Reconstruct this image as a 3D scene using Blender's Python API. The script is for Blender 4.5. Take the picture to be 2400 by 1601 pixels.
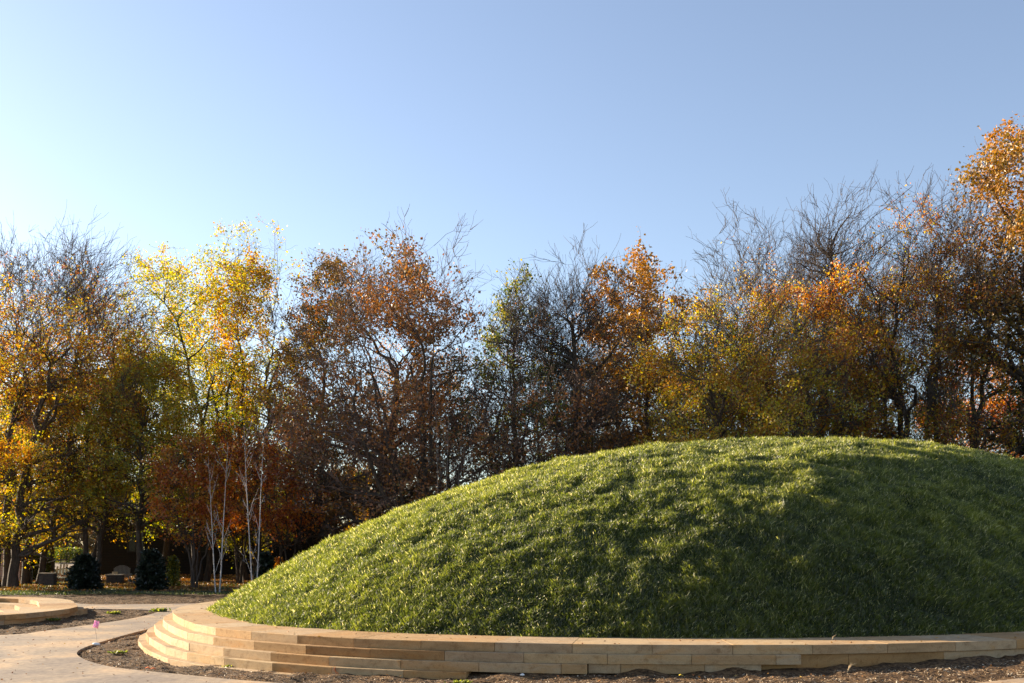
import bpy, bmesh, math
import numpy as np
from mathutils import Vector

# ------------------------------------------------------------------ camera, sky, sun
scene = bpy.context.scene
for o in list(bpy.data.objects):
    bpy.data.objects.remove(o, do_unlink=True)
C = scene.collection

cam_d = bpy.data.cameras.new('camera'); cam = bpy.data.objects.new('camera', cam_d); C.objects.link(cam)
cam.location = (0, 0, 2.2); cam.rotation_euler = (math.radians(90), 0, 0)
cam_d.sensor_width = 36; cam_d.lens = 36; cam_d.shift_y = 0.2023
cam_d.clip_start = 0.1; cam_d.clip_end = 6000
scene.camera = cam

SUN_EL = math.radians(15.0)
SUN_AZ = math.radians(-60.0)          # clockwise from +Y: sun at the left, a little behind the scene
S = Vector((math.sin(SUN_AZ)*math.cos(SUN_EL), math.cos(SUN_AZ)*math.cos(SUN_EL), math.sin(SUN_EL)))
sun_d = bpy.data.lights.new('sun', 'SUN'); sun = bpy.data.objects.new('sun', sun_d); C.objects.link(sun)
sun_d.energy = 5.0; sun_d.angle = math.radians(0.5); sun_d.color = (1.0, 0.85, 0.64)
sun.location = S*60; sun.rotation_euler = S.to_track_quat('Z', 'Y').to_euler()

world = bpy.data.worlds.new('World'); scene.world = world; world.use_nodes = True
wn = world.node_tree.nodes; wl = world.node_tree.links
for n in list(wn): wn.remove(n)
wo = wn.new('ShaderNodeOutputWorld'); bg = wn.new('ShaderNodeBackground'); sky = wn.new('ShaderNodeTexSky')
sky.sky_type = 'NISHITA'; sky.sun_disc = False; sky.sun_elevation = SUN_EL; sky.sun_rotation = SUN_AZ
sky.air_density = 1.0; sky.dust_density = 0.55; sky.ozone_density = 2.4; sky.altitude = 0
bg.inputs['Strength'].default_value = 0.069
hs_ = wn.new('ShaderNodeHueSaturation'); hs_.inputs['Saturation'].default_value = 0.82; hs_.inputs['Hue'].default_value = 0.505
wl.new(sky.outputs[0], hs_.inputs['Color']); wl.new(hs_.outputs[0], bg.inputs[0]); wl.new(bg.outputs[0], wo.inputs[0])

scene.view_settings.view_transform = 'Standard'; scene.view_settings.look = 'None'
scene.view_settings.exposure = 1.9; scene.view_settings.gamma = 1
scene.view_settings.use_curve_mapping = False
scene.render.engine = 'CYCLES'
scene.cycles.max_bounces = 6; scene.cycles.diffuse_bounces = 3; scene.cycles.transmission_bounces = 3

# ------------------------------------------------------------------ helpers
RNG = np.random.default_rng(7)

def vnoise(x, y, seed=0):
    """smooth 2-D value noise in -1..1"""
    r = np.random.default_rng(seed); T = r.uniform(-1, 1, (256, 256))
    xi = np.floor(x).astype(int); yi = np.floor(y).astype(int); fx = x-xi; fy = y-yi
    fx = fx*fx*(3-2*fx); fy = fy*fy*(3-2*fy)
    a = T[xi & 255, yi & 255]; b = T[(xi+1) & 255, yi & 255]; c = T[xi & 255, (yi+1) & 255]; d = T[(xi+1) & 255, (yi+1) & 255]
    return (a*(1-fx)+b*fx)*(1-fy)+(c*(1-fx)+d*fx)*fy

def mesh_arrays(name, verts, faces, mat, smooth=False, tint=None, face_tint=None, tip=None):
    """faces: list of (n,k) int arrays"""
    me = bpy.data.meshes.new(name)
    verts = np.asarray(verts, np.float32)
    me.vertices.add(len(verts)); me.vertices.foreach_set('co', verts.ravel())
    faces = [np.asarray(f, np.int32) for f in faces if len(f)]
    loops = np.concatenate([f.ravel() for f in faces])
    tot = np.concatenate([np.full(len(f), f.shape[1], np.int32) for f in faces])
    start = np.concatenate([[0], np.cumsum(tot)[:-1]]).astype(np.int32)
    me.loops.add(len(loops)); me.loops.foreach_set('vertex_index', loops)
    me.polygons.add(len(tot)); me.polygons.foreach_set('loop_start', start)
    me.polygons.foreach_set('use_smooth', np.full(len(tot), bool(smooth)))
    me.update(calc_edges=True)
    if tint is not None:
        a = me.attributes.new('tint', 'FLOAT', 'POINT'); a.data.foreach_set('value', np.asarray(tint, np.float32))
    if tip is not None:
        a = me.attributes.new('tip', 'FLOAT', 'POINT'); a.data.foreach_set('value', np.asarray(tip, np.float32))
    if face_tint is not None:
        a = me.attributes.new('tint', 'FLOAT', 'FACE'); a.data.foreach_set('value', np.asarray(face_tint, np.float32))
    me.materials.append(mat)
    return me

def link(name, me, parent=None, loc=None):
    o = bpy.data.objects.new(name, me); C.objects.link(o)
    if parent: o.parent = parent
    if loc is not None: o.location = loc
    return o

def tag(o, label=None, cat=None, group=None, kind=None):
    if label: o['label'] = label
    if cat: o['category'] = cat
    if group: o['group'] = group
    if kind: o['kind'] = kind
    return o

def thing(name, label, cat, loc=(0, 0, 0), rotz=0, group=None):
    o = bpy.data.objects.new(name, None); C.objects.link(o); o.location = loc; o.rotation_euler = (0, 0, rotz)
    o.empty_display_size = 0.3
    return tag(o, label, cat, group)

class MB:
    """collects boxes and tubes into one mesh"""
    def __init__(s): s.v = []; s.f4 = []; s.f3 = []; s.n = 0
    def add(s, v, f4=(), f3=()):
        v = np.asarray(v, float); s.v.append(v)
        if len(f4): s.f4.append(np.asarray(f4)+s.n)
        if len(f3): s.f3.append(np.asarray(f3)+s.n)
        s.n += len(v)
    def box(s, c, d, rz=0, rx=0):
        x, y, z = np.array(d)/2
        v = np.array([(sx*x, sy*y, sz*z) for sx in (-1, 1) for sy in (-1, 1) for sz in (-1, 1)])
        if rx:
            cr, sr = math.cos(rx), math.sin(rx); v = v@np.array([[1, 0, 0], [0, cr, sr], [0, -sr, cr]])
        if rz:
            cr, sr = math.cos(rz), math.sin(rz); v = v@np.array([[cr, sr, 0], [-sr, cr, 0], [0, 0, 1]])
        s.add(v+np.array(c), [(0, 1, 3, 2), (4, 6, 7, 5), (0, 4, 5, 1), (2, 3, 7, 6), (0, 2, 6, 4), (1, 5, 7, 3)])
    def tube(s, pts, rad, k=8):
        v, f = tubes(np.array([pts], float), np.array([np.broadcast_to(rad, len(pts))], float), k); s.add(v, f)
    def build(s, name, mat, parent=None, smooth=False, bevel=0, loc=None):
        fs = []
        if s.f4: fs.append(np.concatenate(s.f4))
        if s.f3: fs.append(np.concatenate(s.f3))
        o = link(name, mesh_arrays(name, np.concatenate(s.v), fs, mat, smooth), parent, loc)
        if bevel:
            m = o.modifiers.new('bevel', 'BEVEL'); m.width = bevel; m.segments = 2; m.limit_method = 'ANGLE'
        return o

def norm(a): return a/np.maximum(np.linalg.norm(a, axis=-1, keepdims=True), 1e-9)

def tubes(P, R, k):
    """P (B,n,3) polylines, R (B,n) radii -> verts, quads"""
    B, n, _ = P.shape
    T = np.empty_like(P); T[:, 1:-1] = P[:, 2:]-P[:, :-2]; T[:, 0] = P[:, 1]-P[:, 0]; T[:, -1] = P[:, -1]-P[:, -2]
    T = norm(T)
    ref = np.where(np.abs(T[:, :1, 2:3]) > .9, np.array([1., 0, 0]), np.array([0, 0, 1.]))
    ref = np.broadcast_to(ref, T.shape)
    U = norm(np.cross(T, ref)); W = np.cross(T, U)
    a = np.arange(k)*2*np.pi/k
    V = P[:, :, None]+R[:, :, None, None]*(np.cos(a)[:, None]*U[:, :, None]+np.sin(a)[:, None]*W[:, :, None])
    idx = np.arange(B*n*k).reshape(B, n, k); nx = np.roll(idx, -1, 2)
    F = np.stack([idx[:, :-1], idx[:, 1:], nx[:, 1:], nx[:, :-1]], -1).reshape(-1, 4)
    return V.reshape(-1, 3), F

def catmull(P, n=10, closed=True):
    P = np.array(P, float); N = len(P); out = []
    for i in range(N if closed else N-1):
        if closed: a, b, c, d = P[i-1], P[i], P[(i+1) % N], P[(i+2) % N]
        else: a, b, c, d = P[max(i-1, 0)], P[i], P[i+1], P[min(i+2, N-1)]
        for t in np.arange(n)/n:
            out.append(.5*(2*b+(c-a)*t+(2*a-5*b+4*c-d)*t*t+(3*b-a-3*c+d)*t**3))
    if not closed: out.append(P[-1])
    return np.array(out)

def inside(x, y, poly):
    x = np.asarray(x); r = np.zeros(x.shape, bool); n = len(poly); j = n-1
    for i in range(n):
        xi, yi = poly[i]; xj, yj = poly[j]
        c = ((yi > y) != (yj > y)) & (x < (xj-xi)*(y-yi)/(yj-yi+1e-12)+xi); r ^= c; j = i
    return r

# ------------------------------------------------------------------ materials
def mat_base(name):
    m = bpy.data.materials.new(name); m.use_nodes = True; nt = m.node_tree
    for n in list(nt.nodes): nt.nodes.remove(n)
    return m, nt.nodes, nt.links, nt.nodes.new('ShaderNodeOutputMaterial')

def ramp(N, stops):
    r = N.new('ShaderNodeValToRGB'); e = r.color_ramp.elements
    while len(e) > 1: e.remove(e[-1])
    e[0].position = stops[0][0]; e[0].color = (*stops[0][1], 1)
    for p, c in stops[1:]:
        q = e.new(p); q.color = (*c, 1)
    return r

def noise(N, L, scale, detail=6, rough=.6, vec=None, dist=0):
    n = N.new('ShaderNodeTexNoise'); n.inputs['Scale'].default_value = scale; n.inputs['Detail'].default_value = detail
    n.inputs['Roughness'].default_value = rough; n.inputs['Distortion'].default_value = dist
    if vec is not None: L.new(vec, n.inputs['Vector'])
    return n

def m_surface(name, stops, scale, rough=.85, bump=.3, bscale=None, stops2=None, scale2=1.0, mixf=.5, dist=.02, stretch=None, spec=.2):
    m, N, L, out = mat_base(name)
    tc = N.new('ShaderNodeTexCoord'); vec = tc.outputs['Object']
    if stretch:
        mp = N.new('ShaderNodeMapping'); mp.inputs['Scale'].default_value = stretch; L.new(vec, mp.inputs[0]); vec = mp.outputs[0]
    n = noise(N, L, scale, 8, .65, vec); r = ramp(N, stops); L.new(n.outputs[0], r.inputs[0]); col = r.outputs[0]
    if stops2:
        n2 = noise(N, L, scale2, 5, .6, vec, .4); r2 = ramp(N, stops2); L.new(n2.outputs[0], r2.inputs[0])
        mx = N.new('ShaderNodeMix'); mx.data_type = 'RGBA'; mx.blend_type = 'MULTIPLY'; mx.inputs[0].default_value = mixf
        L.new(col, mx.inputs[6]); L.new(r2.outputs[0], mx.inputs[7]); col = mx.outputs[2]
    b = N.new('ShaderNodeBsdfPrincipled'); b.inputs['Roughness'].default_value = rough; b.inputs['Specular IOR Level'].default_value = spec
    L.new(col, b.inputs['Base Color'])
    if bump:
        n3 = noise(N, L, bscale or scale*2, 8, .7, vec); bp = N.new('ShaderNodeBump'); bp.inputs['Strength'].default_value = bump
        bp.inputs['Distance'].default_value = dist; L.new(n3.outputs[0], bp.inputs['Height']); L.new(bp.outputs[0], b.inputs['Normal'])
    L.new(b.outputs[0], out.inputs[0]); return m

def m_leaf(name, stops, trans=.58, gloss=.05, gain=1.0):
    m, N, L, out = mat_base(name)
    at = N.new('ShaderNodeAttribute'); at.attribute_name = 'tint'; r = ramp(N, [(p, tuple(min(.8, q*gain) for q in c)) for p, c in stops]); L.new(at.outputs['Fac'], r.inputs[0])
    d = N.new('ShaderNodeBsdfDiffuse'); t = N.new('ShaderNodeBsdfTranslucent'); g = N.new('ShaderNodeBsdfGlossy')
    g.inputs['Roughness'].default_value = .45; g.inputs['Color'].default_value = (1, 1, 1, 1)
    hs = N.new('ShaderNodeHueSaturation'); hs.inputs['Saturation'].default_value = 1.12; hs.inputs['Value'].default_value = 1.25
    L.new(r.outputs[0], d.inputs[0]); L.new(r.outputs[0], hs.inputs['Color']); L.new(hs.outputs[0], t.inputs[0])
    a = N.new('ShaderNodeMixShader'); a.inputs[0].default_value = trans; L.new(d.outputs[0], a.inputs[1]); L.new(t.outputs[0], a.inputs[2])
    b = N.new('ShaderNodeMixShader'); b.inputs[0].default_value = gloss; L.new(a.outputs[0], b.inputs[1]); L.new(g.outputs[0], b.inputs[2])
    L.new(b.outputs[0], out.inputs[0]); return m

def m_stone(name):
    m, N, L, out = mat_base(name)
    tc = N.new('ShaderNodeTexCoord'); vec = tc.outputs['Object']
    at = N.new('ShaderNodeAttribute'); at.attribute_name = 'tint'
    r = ramp(N, [(0, (.38, .27, .17)), (.3, (.45, .315, .17)), (.5, (.44, .32, .195)), (.7, (.40, .24, .105)), (.85, (.31, .175, .075)), (1, (.30, .23, .18))])
    L.new(at.outputs['Fac'], r.inputs[0])
    mp = N.new('ShaderNodeMapping'); mp.inputs['Scale'].default_value = (1, 1, 3.5); L.new(vec, mp.inputs[0])
    n1 = noise(N, L, 1.3, 5, .6, mp.outputs[0], .6); r1 = ramp(N, [(.3, (.72, .68, .64)), (.5, (1, 1, 1)), (.68, (.98, .84, .66))]); L.new(n1.outputs[0], r1.inputs[0])
    n2 = noise(N, L, 60, 6, .7, vec); r2 = ramp(N, [(.32, (.74, .72, .70)), (.5, (1, 1, 1)), (.7, (1.08, 1.06, 1.03))]); L.new(n2.outputs[0], r2.inputs[0])
    n4 = noise(N, L, 7, 8, .75, vec, .3); r4 = ramp(N, [(.36, (.45, .36, .28)), (.48, (1, 1, 1)), (1, (1, 1, 1))]); L.new(n4.outputs[0], r4.inputs[0])
    c = r.outputs[0]
    for q, f in ((r1, .95), (r2, .9), (r4, .5)):
        mx = N.new('ShaderNodeMix'); mx.data_type = 'RGBA'; mx.blend_type = 'MULTIPLY'; mx.inputs[0].default_value = f
        L.new(c, mx.inputs[6]); L.new(q.outputs[0], mx.inputs[7]); c = mx.outputs[2]
    b = N.new('ShaderNodeBsdfPrincipled'); b.inputs['Roughness'].default_value = .9; b.inputs['Specular IOR Level'].default_value = .15
    L.new(c, b.inputs['Base Color'])
    n3 = noise(N, L, 45, 8, .75, vec); bp = N.new('ShaderNodeBump'); bp.inputs['Strength'].default_value = .35; bp.inputs['Distance'].default_value = .01
    L.new(n3.outputs[0], bp.inputs['Height']); L.new(bp.outputs[0], b.inputs['Normal'])
    L.new(b.outputs[0], out.inputs[0]); return m

M_STONE = m_stone('sandstone')
M_PATH = m_surface('concrete', [(.3, (.20, .15, .108)), (.5, (.29, .22, .157)), (.7, (.38, .295, .205))], 9, .9, .25, 60,
                   [(.36, (.62, .62, .68)), (.5, (.9, .88, .86)), (.60, (1.3, 1.15, .95))], .55, .95, .006, (1, 1, 1))
M_SOIL = m_surface('mulch_soil', [(.33, (.022, .012, .006)), (.46, (.085, .05, .024)), (.57, (.19, .115, .055)), (.74, (.38, .25, .12))], 16, .95, 1.0, 28,
                   [(.3, (.55, .5, .45)), (.6, (1.1, 1, .9))], .8, .8, .06)
M_CHIP = m_leaf('wood_chip', [(0, (.05, .03, .018)), (.35, (.16, .10, .055)), (.7, (.34, .23, .13)), (1, (.60, .48, .33))], .05, .03)
M_LAWN = m_surface('lawn_turf', [(.3, (.018, .022, .008)), (.5, (.035, .042, .013)), (.7, (.07, .065, .022))], 5, .95, .9, 24,
                   [(.35, (.8, .7, .5)), (.6, (1, 1, 1))], .35, .6, .05)
M_MOUND = m_surface('mound_soil', [(.3, (.012, .018, .005)), (.6, (.03, .045, .010))], 6, 1, .5, 20)
M_GRASS = None
def m_grass():
    m, N, L, out = mat_base('grass_blade')
    at = N.new('ShaderNodeAttribute'); at.attribute_name = 'tint'
    r = ramp(N, [(0, (.012, .017, .002)), (.45, (.055, .070, .004)), (.75, (.165, .170, .010)), (.93, (.34, .32, .08)), (1, (.50, .43, .2))]); L.new(at.outputs['Fac'], r.inputs[0])
    d = N.new('ShaderNodeBsdfDiffuse'); t = N.new('ShaderNodeBsdfTranslucent'); g = N.new('ShaderNodeBsdfGlossy')
    g.inputs['Roughness'].default_value = .5; g.inputs['Color'].default_value = (.95, .95, .85, 1)
    hs = N.new('ShaderNodeHueSaturation'); hs.inputs['Value'].default_value = 2.5
    L.new(r.outputs[0], d.inputs[0]); L.new(r.outputs[0], hs.inputs['Color']); L.new(hs.outputs[0], t.inputs[0])
    a = N.new('ShaderNodeMixShader'); a.inputs[0].default_value = .55; L.new(d.outputs[0], a.inputs[1]); L.new(t.outputs[0], a.inputs[2])
    b = N.new('ShaderNodeMixShader'); b.inputs[0].default_value = .07; L.new(a.outputs[0], b.inputs[1]); L.new(g.outputs[0], b.inputs[2])
    L.new(b.outputs[0], out.inputs[0]); return m
M_GRASS = m_grass()
M_BARK = m_surface('dark_bark', [(.3, (.035, .026, .020)), (.55, (.075, .056, .042)), (.75, (.13, .10, .08))], 9, .95, .8, 14, stretch=(1, 1, .35), dist=.03)
M_TWIG = m_surface('twig_bark', [(.3, (.06, .044, .036)), (.7, (.13, .10, .08))], 3, .9, 0)
M_BARKR = m_surface('red_twig_bark', [(.3, (.09, .055, .042)), (.7, (.20, .13, .10))], 3, .9, 0)
M_BIRCH = m_surface('pale_bark', [(.32, (.07, .06, .055)), (.40, (.38, .35, .33)), (.5, (.50, .46, .43)), (.7, (.62, .58, .54))], 7, .8, .2, 20, stretch=(1, 1, 2.5))
M_SAPL = m_surface('sapling_bark', [(.3, (.16, .13, .11)), (.7, (.32, .27, .23))], 5, .85, 0)
LEAF = {
 'locust': m_leaf('locust_leaf', [(0, (.10, .11, .012)), (.25, (.27, .24, .015)), (.5, (.45, .30, .015)), (.72, (.45, .19, .015)), (.9, (.32, .105, .02)), (1, (.20, .06, .02))], gain=1.45),
 'yellow': m_leaf('yellow_leaf', [(0, (.10, .13, .015)), (.3, (.26, .26, .02)), (.6, (.46, .36, .02)), (.85, (.48, .27, .015)), (1, (.36, .15, .02))], gain=1.2),
 'gold': m_leaf('gold_leaf', [(0, (.22, .13, .02)), (.4, (.46, .25, .02)), (.75, (.50, .21, .02)), (1, (.30, .09, .02))], gain=1.1),
 'rust': m_leaf('rust_leaf', [(0, (.17, .115, .03)), (.35, (.22, .105, .035)), (.7, (.28, .105, .035)), (1, (.38, .15, .025))], .35, gain=1.15),
 'red': m_leaf('orange_red_leaf', [(0, (.34, .20, .02)), (.35, (.48, .19, .015)), (.7, (.42, .11, .012)), (1, (.26, .05, .012))], gain=1.25),
 'green': m_leaf('green_leaf', [(0, (.025, .045, .010)), (.5, (.06, .085, .015)), (.85, (.13, .14, .02)), (1, (.28, .22, .03))], gain=1.2),
 'maple': m_leaf('maple_leaf', [(0, (.12, .09, .015)), (.35, (.28, .16, .02)), (.7, (.42, .19, .02)), (1, (.50, .20, .015))], .35, gain=0.95),
 'litter': m_leaf('fallen_leaf', [(0, (.12, .05, .02)), (.4, (.30, .12, .03)), (.75, (.42, .18, .04)), (1, (.50, .32, .06))], .15),
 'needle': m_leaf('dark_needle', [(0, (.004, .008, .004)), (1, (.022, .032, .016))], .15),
}

# ------------------------------------------------------------------ ground heights
def g(x, y):
    x = np.asarray(x, float); y = np.asarray(y, float)
    h = .42*np.clip((x+7.5)/16.1, 0, 1.3)
    t = np.clip((y-66)/45, 0, 1); h = h*(1-t)+1.75*t*t*(3-2*t)
    return h
def gz(x, y): return float(g(x, y))

# outline of the grass of the mound, and everything built round it
GO = catmull([(-7.6, 25.5), (-5.9, 21.6), (-4.7, 19.9), (-2.9, 18.6), (-1.5, 17.9), (.8, 17.3), (2.2, 17.15), (4.3, 17.1), (5.8, 17.3), (7.2, 17.7), (9.2, 18.5), (13, 20.5), (17.3, 23.8), (21, 28.5), (22.5, 35), (20, 42), (14, 46), (7, 45.5), (1.5, 42.5), (-3, 38.5), (-6.3, 34), (-7.7, 29.5)], 14)
AP = np.array([10.9, 34.76]); MH = 4.86; MA = 2.785; MBX = 1.04
_d = GO-AP; _th = np.arctan2(_d[:, 1], _d[:, 0]); _r = np.hypot(_d[:, 0], _d[:, 1]); _o = np.argsort(_th)
TH = _th[_o]; RB = _r[_o]; TH = np.concatenate([TH-2*np.pi, TH, TH+2*np.pi]); RB = np.tile(RB, 3)
def mound_s(x, y):
    dx = x-AP[0]; dy = y-AP[1]; return np.hypot(dx, dy)/np.interp(np.arctan2(dy, dx), TH, RB)
def mound_z(x, y):
    s = mound_s(x, y); z = .60+MH*(1-np.clip(s, 0, 1)**MA)**MBX
    b = .045*vnoise(x/1.3, y/1.3, 3)+.06*vnoise(x/.5+9, y/.5, 4)+.04*vnoise(x/.25, y/.25+5, 5)
    return z+b*np.clip((1-s)*8, 0, 1)

# arc-length parametrised outer edge of the stone coping
def offset_curve(P, d):
    T = np.roll(P, -1, 0)-np.roll(P, 1, 0); T = norm(T); Nn = np.stack([T[:, 1], -T[:, 0]], 1)
    ctr = P.mean(0)
    if ((P-ctr)*Nn).sum() < 0: Nn = -Nn
    return P+Nn*d
EDGE = offset_curve(GO, (.80+.35*np.clip((GO[:, 0]+7.5)/4.5, 0, 1))[:, None])
for _ in range(6): EDGE = (np.roll(EDGE, 1, 0)+EDGE*2+np.roll(EDGE, -1, 0))/4
_seg = np.linalg.norm(np.roll(EDGE, -1, 0)-EDGE, axis=1); ULEN = _seg.sum(); _u = np.concatenate([[0], np.cumsum(_seg)])
_E = np.vstack([EDGE, EDGE[:1]])
def edge_pt(u):
    u = np.mod(u, ULEN); return np.stack([np.interp(u, _u, _E[:, 0]), np.interp(u, _u, _E[:, 1])], -1)
def edge_n(u):
    t = norm(edge_pt(u+.25)-edge_pt(u-.25)); return np.stack([t[..., 1], -t[..., 0]], -1)
_sgn = 1 if ((edge_pt(np.array([5.]))-AP)*edge_n(np.array([5.]))).sum() > 0 else -1
def u_of_x(X):   # front side of the ring
    m = EDGE[:, 1] < 24; i = np.where(m)[0]; return _u[i[np.argmin(abs(EDGE[i, 0]-X))]]

# footpaths (world metres)
PATH_IN = [(-12.3, 35.9), (-10.4, 33.0), (-9.45, 30.5)]
BED = catmull([(-9.9, 28.6), (-9.75, 25.5), (-9.35, 22.2), (-8.5, 20.3), (-7.2, 18.7), (-5.4, 17.2), (-4.1, 16.2), (-2, 14.9), (1, 13.75), (3, 13.3), (5.05, 13.5), (7.2, 14.3), (10, 16), (14, 18), (18, 21), (22, 26)], 8, False)
main_path = list(map(tuple, BED))+[(25, 24), (20, 17), (14, 12), (6, 9.5), (0, 9.0), (-8, 9.0), (-17, 12), (-20, 20)]
main_path += list(map(tuple, catmull([(-20, 24.6), (-16, 25.3), (-12.9, 25.9), (-12.4, 27.4), (-12.1, 29.5), (-11.9, 31.5), (-12.0, 33.8), (-12.3, 35.6), (-12.8, 36.4), (-14, 36.9), (-15.4, 37.2), (-18, 38.6)], 5, False)))
main_path += [(-23, 43), (-22.5, 45.5)]
main_path += list(map(tuple, catmull([(-18.6, 42.3), (-16.5, 40.1), (-14.8, 40.2), (-13, 40.6), (-10.4, 41.6), (-6, 44.5), (-2, 46.5), (0, 47.6)], 5, False)))
main_path += list(map(tuple, catmull([(0, 45.4), (-2, 44.4), (-5, 42.0), (-8.2, 37), (-9.9, 33), (-10.05, 30.5)], 5, False)))
main_path = np.array(main_path)

def poly_sheet(name, poly, dz, mat, step=.6):
    bm = bmesh.new(); vs = [bm.verts.new((p[0], p[1], 0)) for p in poly]; bm.faces.new(vs)
    bmesh.ops.triangulate(bm, faces=bm.faces[:])
    lo = poly.min(0); hi = poly.max(0)
    for ax, n in ((0, (1, 0, 0)), (1, (0, 1, 0))):
        for c in np.arange(lo[ax]+.01, hi[ax], step):
            co = (c, 0, 0) if ax == 0 else (0, c, 0)
            bmesh.ops.bisect_plane(bm, geom=bm.verts[:]+bm.edges[:]+bm.faces[:], plane_co=co, plane_no=n)
    for v in bm.verts: v.co.z = gz(v.co.x, v.co.y)+dz
    bm.normal_update()
    for f in bm.faces:
        if f.normal.z < 0: f.normal_flip()
    # edge skirt so the slab has thickness
    be = [e for e in bm.edges if e.is_boundary]
    r = bmesh.ops.extrude_edge_only(bm, edges=be)
    for v in [q for q in r['geom'] if isinstance(q, bmesh.types.BMVert)]: v.co.z -= .14
    me = bpy.data.meshes.new(name); bm.to_mesh(me); bm.free(); me.materials.append(mat)
    return link(name, me)
tag(poly_sheet('footpath', main_path, .02, M_PATH), kind='structure')

# council ring on the left
RO = catmull([(-14.3, 29.4), (-13.75, 31.7), (-14.0, 33.6), (-14.75, 35.2), (-16.3, 38.2), (-18.4, 40.1), (-20.6, 40.6), (-24, 40), (-26.5, 37), (-26.5, 32.5), (-23.5, 29), (-19.5, 27.6), (-16.2, 27.7)], 10)
RO[:, 0] -= .25
RC = RO.mean(0)

def soil_grid():
    st = .09; X = np.arange(-26, 26, st); Y = np.arange(11.5, 49.6, st)
    x, y = np.meshgrid(X, Y, indexing='ij')
    z = g(x, y)+.02*vnoise(x/.9, y/.9, 11)+.032*vnoise(x/.32, y/.32, 12)+.024*vnoise(x/.14, y/.14, 13)
    P = inside(x, y, main_path)
    P2 = P | np.roll(P, 2, 0) | np.roll(P, -2, 0) | np.roll(P, 2, 1) | np.roll(P, -2, 1)
    z = np.where(P, g(x, y)-.09, np.where(P2, np.minimum(z, g(x, y))-.015, z))
    # soil heaped against the ring where the tiers run into the ground
    e = EDGE[::4]; near = (y < 24)
    d = np.full(x.shape, 9.); idx = np.where(near & (x > -8) & (x < 16))
    dd = np.min(np.hypot(x[idx][:, None]-e[None, :, 0], y[idx][:, None]-e[None, :, 1]), 1); d[idx] = dd
    z += np.clip(.6-d, 0, .6)*.06*(1+vnoise(x/.5, y/.5, 21))
    z = np.where(inside(x, y, offset_curve(RO, -.5)), -.75, z)
    z = np.where(inside(x, y, GO), z-.6, z)
    n, m = x.shape; idx = np.arange(n*m).reshape(n, m)
    F = np.stack([idx[:-1, :-1], idx[1:, :-1], idx[1:, 1:], idx[:-1, 1:]], -1).reshape(-1, 4)
    return mesh_arrays('soil', np.stack([x, y, z], -1).reshape(-1, 3), [F], M_SOIL, True)
tag(link('soil_bed', soil_grid()), kind='structure')

def lawn():
    Y = np.concatenate([np.arange(48.6, 130, 1.2), [150, 200, 400, 900, 2500]]); X = np.concatenate([[-1500, -400, -150], np.arange(-70, 71, 2.0), [150, 400, 1500]])
    x, y = np.meshgrid(X, Y, indexing='ij'); z = g(x, y)+.03*vnoise(x/3, y/3, 2)
    n, m = x.shape; idx = np.arange(n*m).reshape(n, m)
    F = np.stack([idx[:-1, :-1], idx[1:, :-1], idx[1:, 1:], idx[:-1, 1:]], -1).reshape(-1, 4)
    V = np.stack([x, y, z], -1).reshape(-1, 3)
    # outer skirt of land around the near beds
    k = len(V); near = [(-1500, -200, -.25), (1500, -200, -.25), (1500, 49, -.25), (-1500, 49, -.25), (-1500, -200, -1.2)]
    sk = np.array([(-1500, -200, -.2), (-26, -200, -.2), (-26, 48.9, -.2), (-1500, 48.9, -.2), (26, -200, .1), (1500, -200, .1), (1500, 48.9, .1), (26, 48.9, .1), (-26, 11.6, -.1), (26, 11.6, .1)])
    V = np.vstack([V, sk]); q = [(k, k+1, k+2, k+3), (k+4, k+5, k+6, k+7), (k+1, k+4, k+9, k+8)]
    return mesh_arrays('ground', V, [np.vstack([F, q])], M_LAWN, True)
tag(link('ground', lawn()), kind='structure')

# ------------------------------------------------------------------ mound and its grass
def mound():
    ns, nt = 240, 900; s = np.linspace(0, 1.0, ns)**.8; t = np.linspace(-np.pi, np.pi, nt, endpoint=False)
    R = np.interp(t, TH, RB); x = AP[0]+s[:, None]*R*np.cos(t); y = AP[1]+s[:, None]*R*np.sin(t); z = mound_z(x, y)
    idx = np.arange(ns*nt).reshape(ns, nt); nx = np.roll(idx, -1, 1)
    F = np.stack([idx[:-1], idx[1:], nx[1:], nx[:-1]], -1).reshape(-1, 4)
    return mesh_arrays('mound', np.stack([x, y, z], -1).reshape(-1, 3), [F], M_MOUND, True)
tag(link('mound', mound()), kind='structure')

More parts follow.
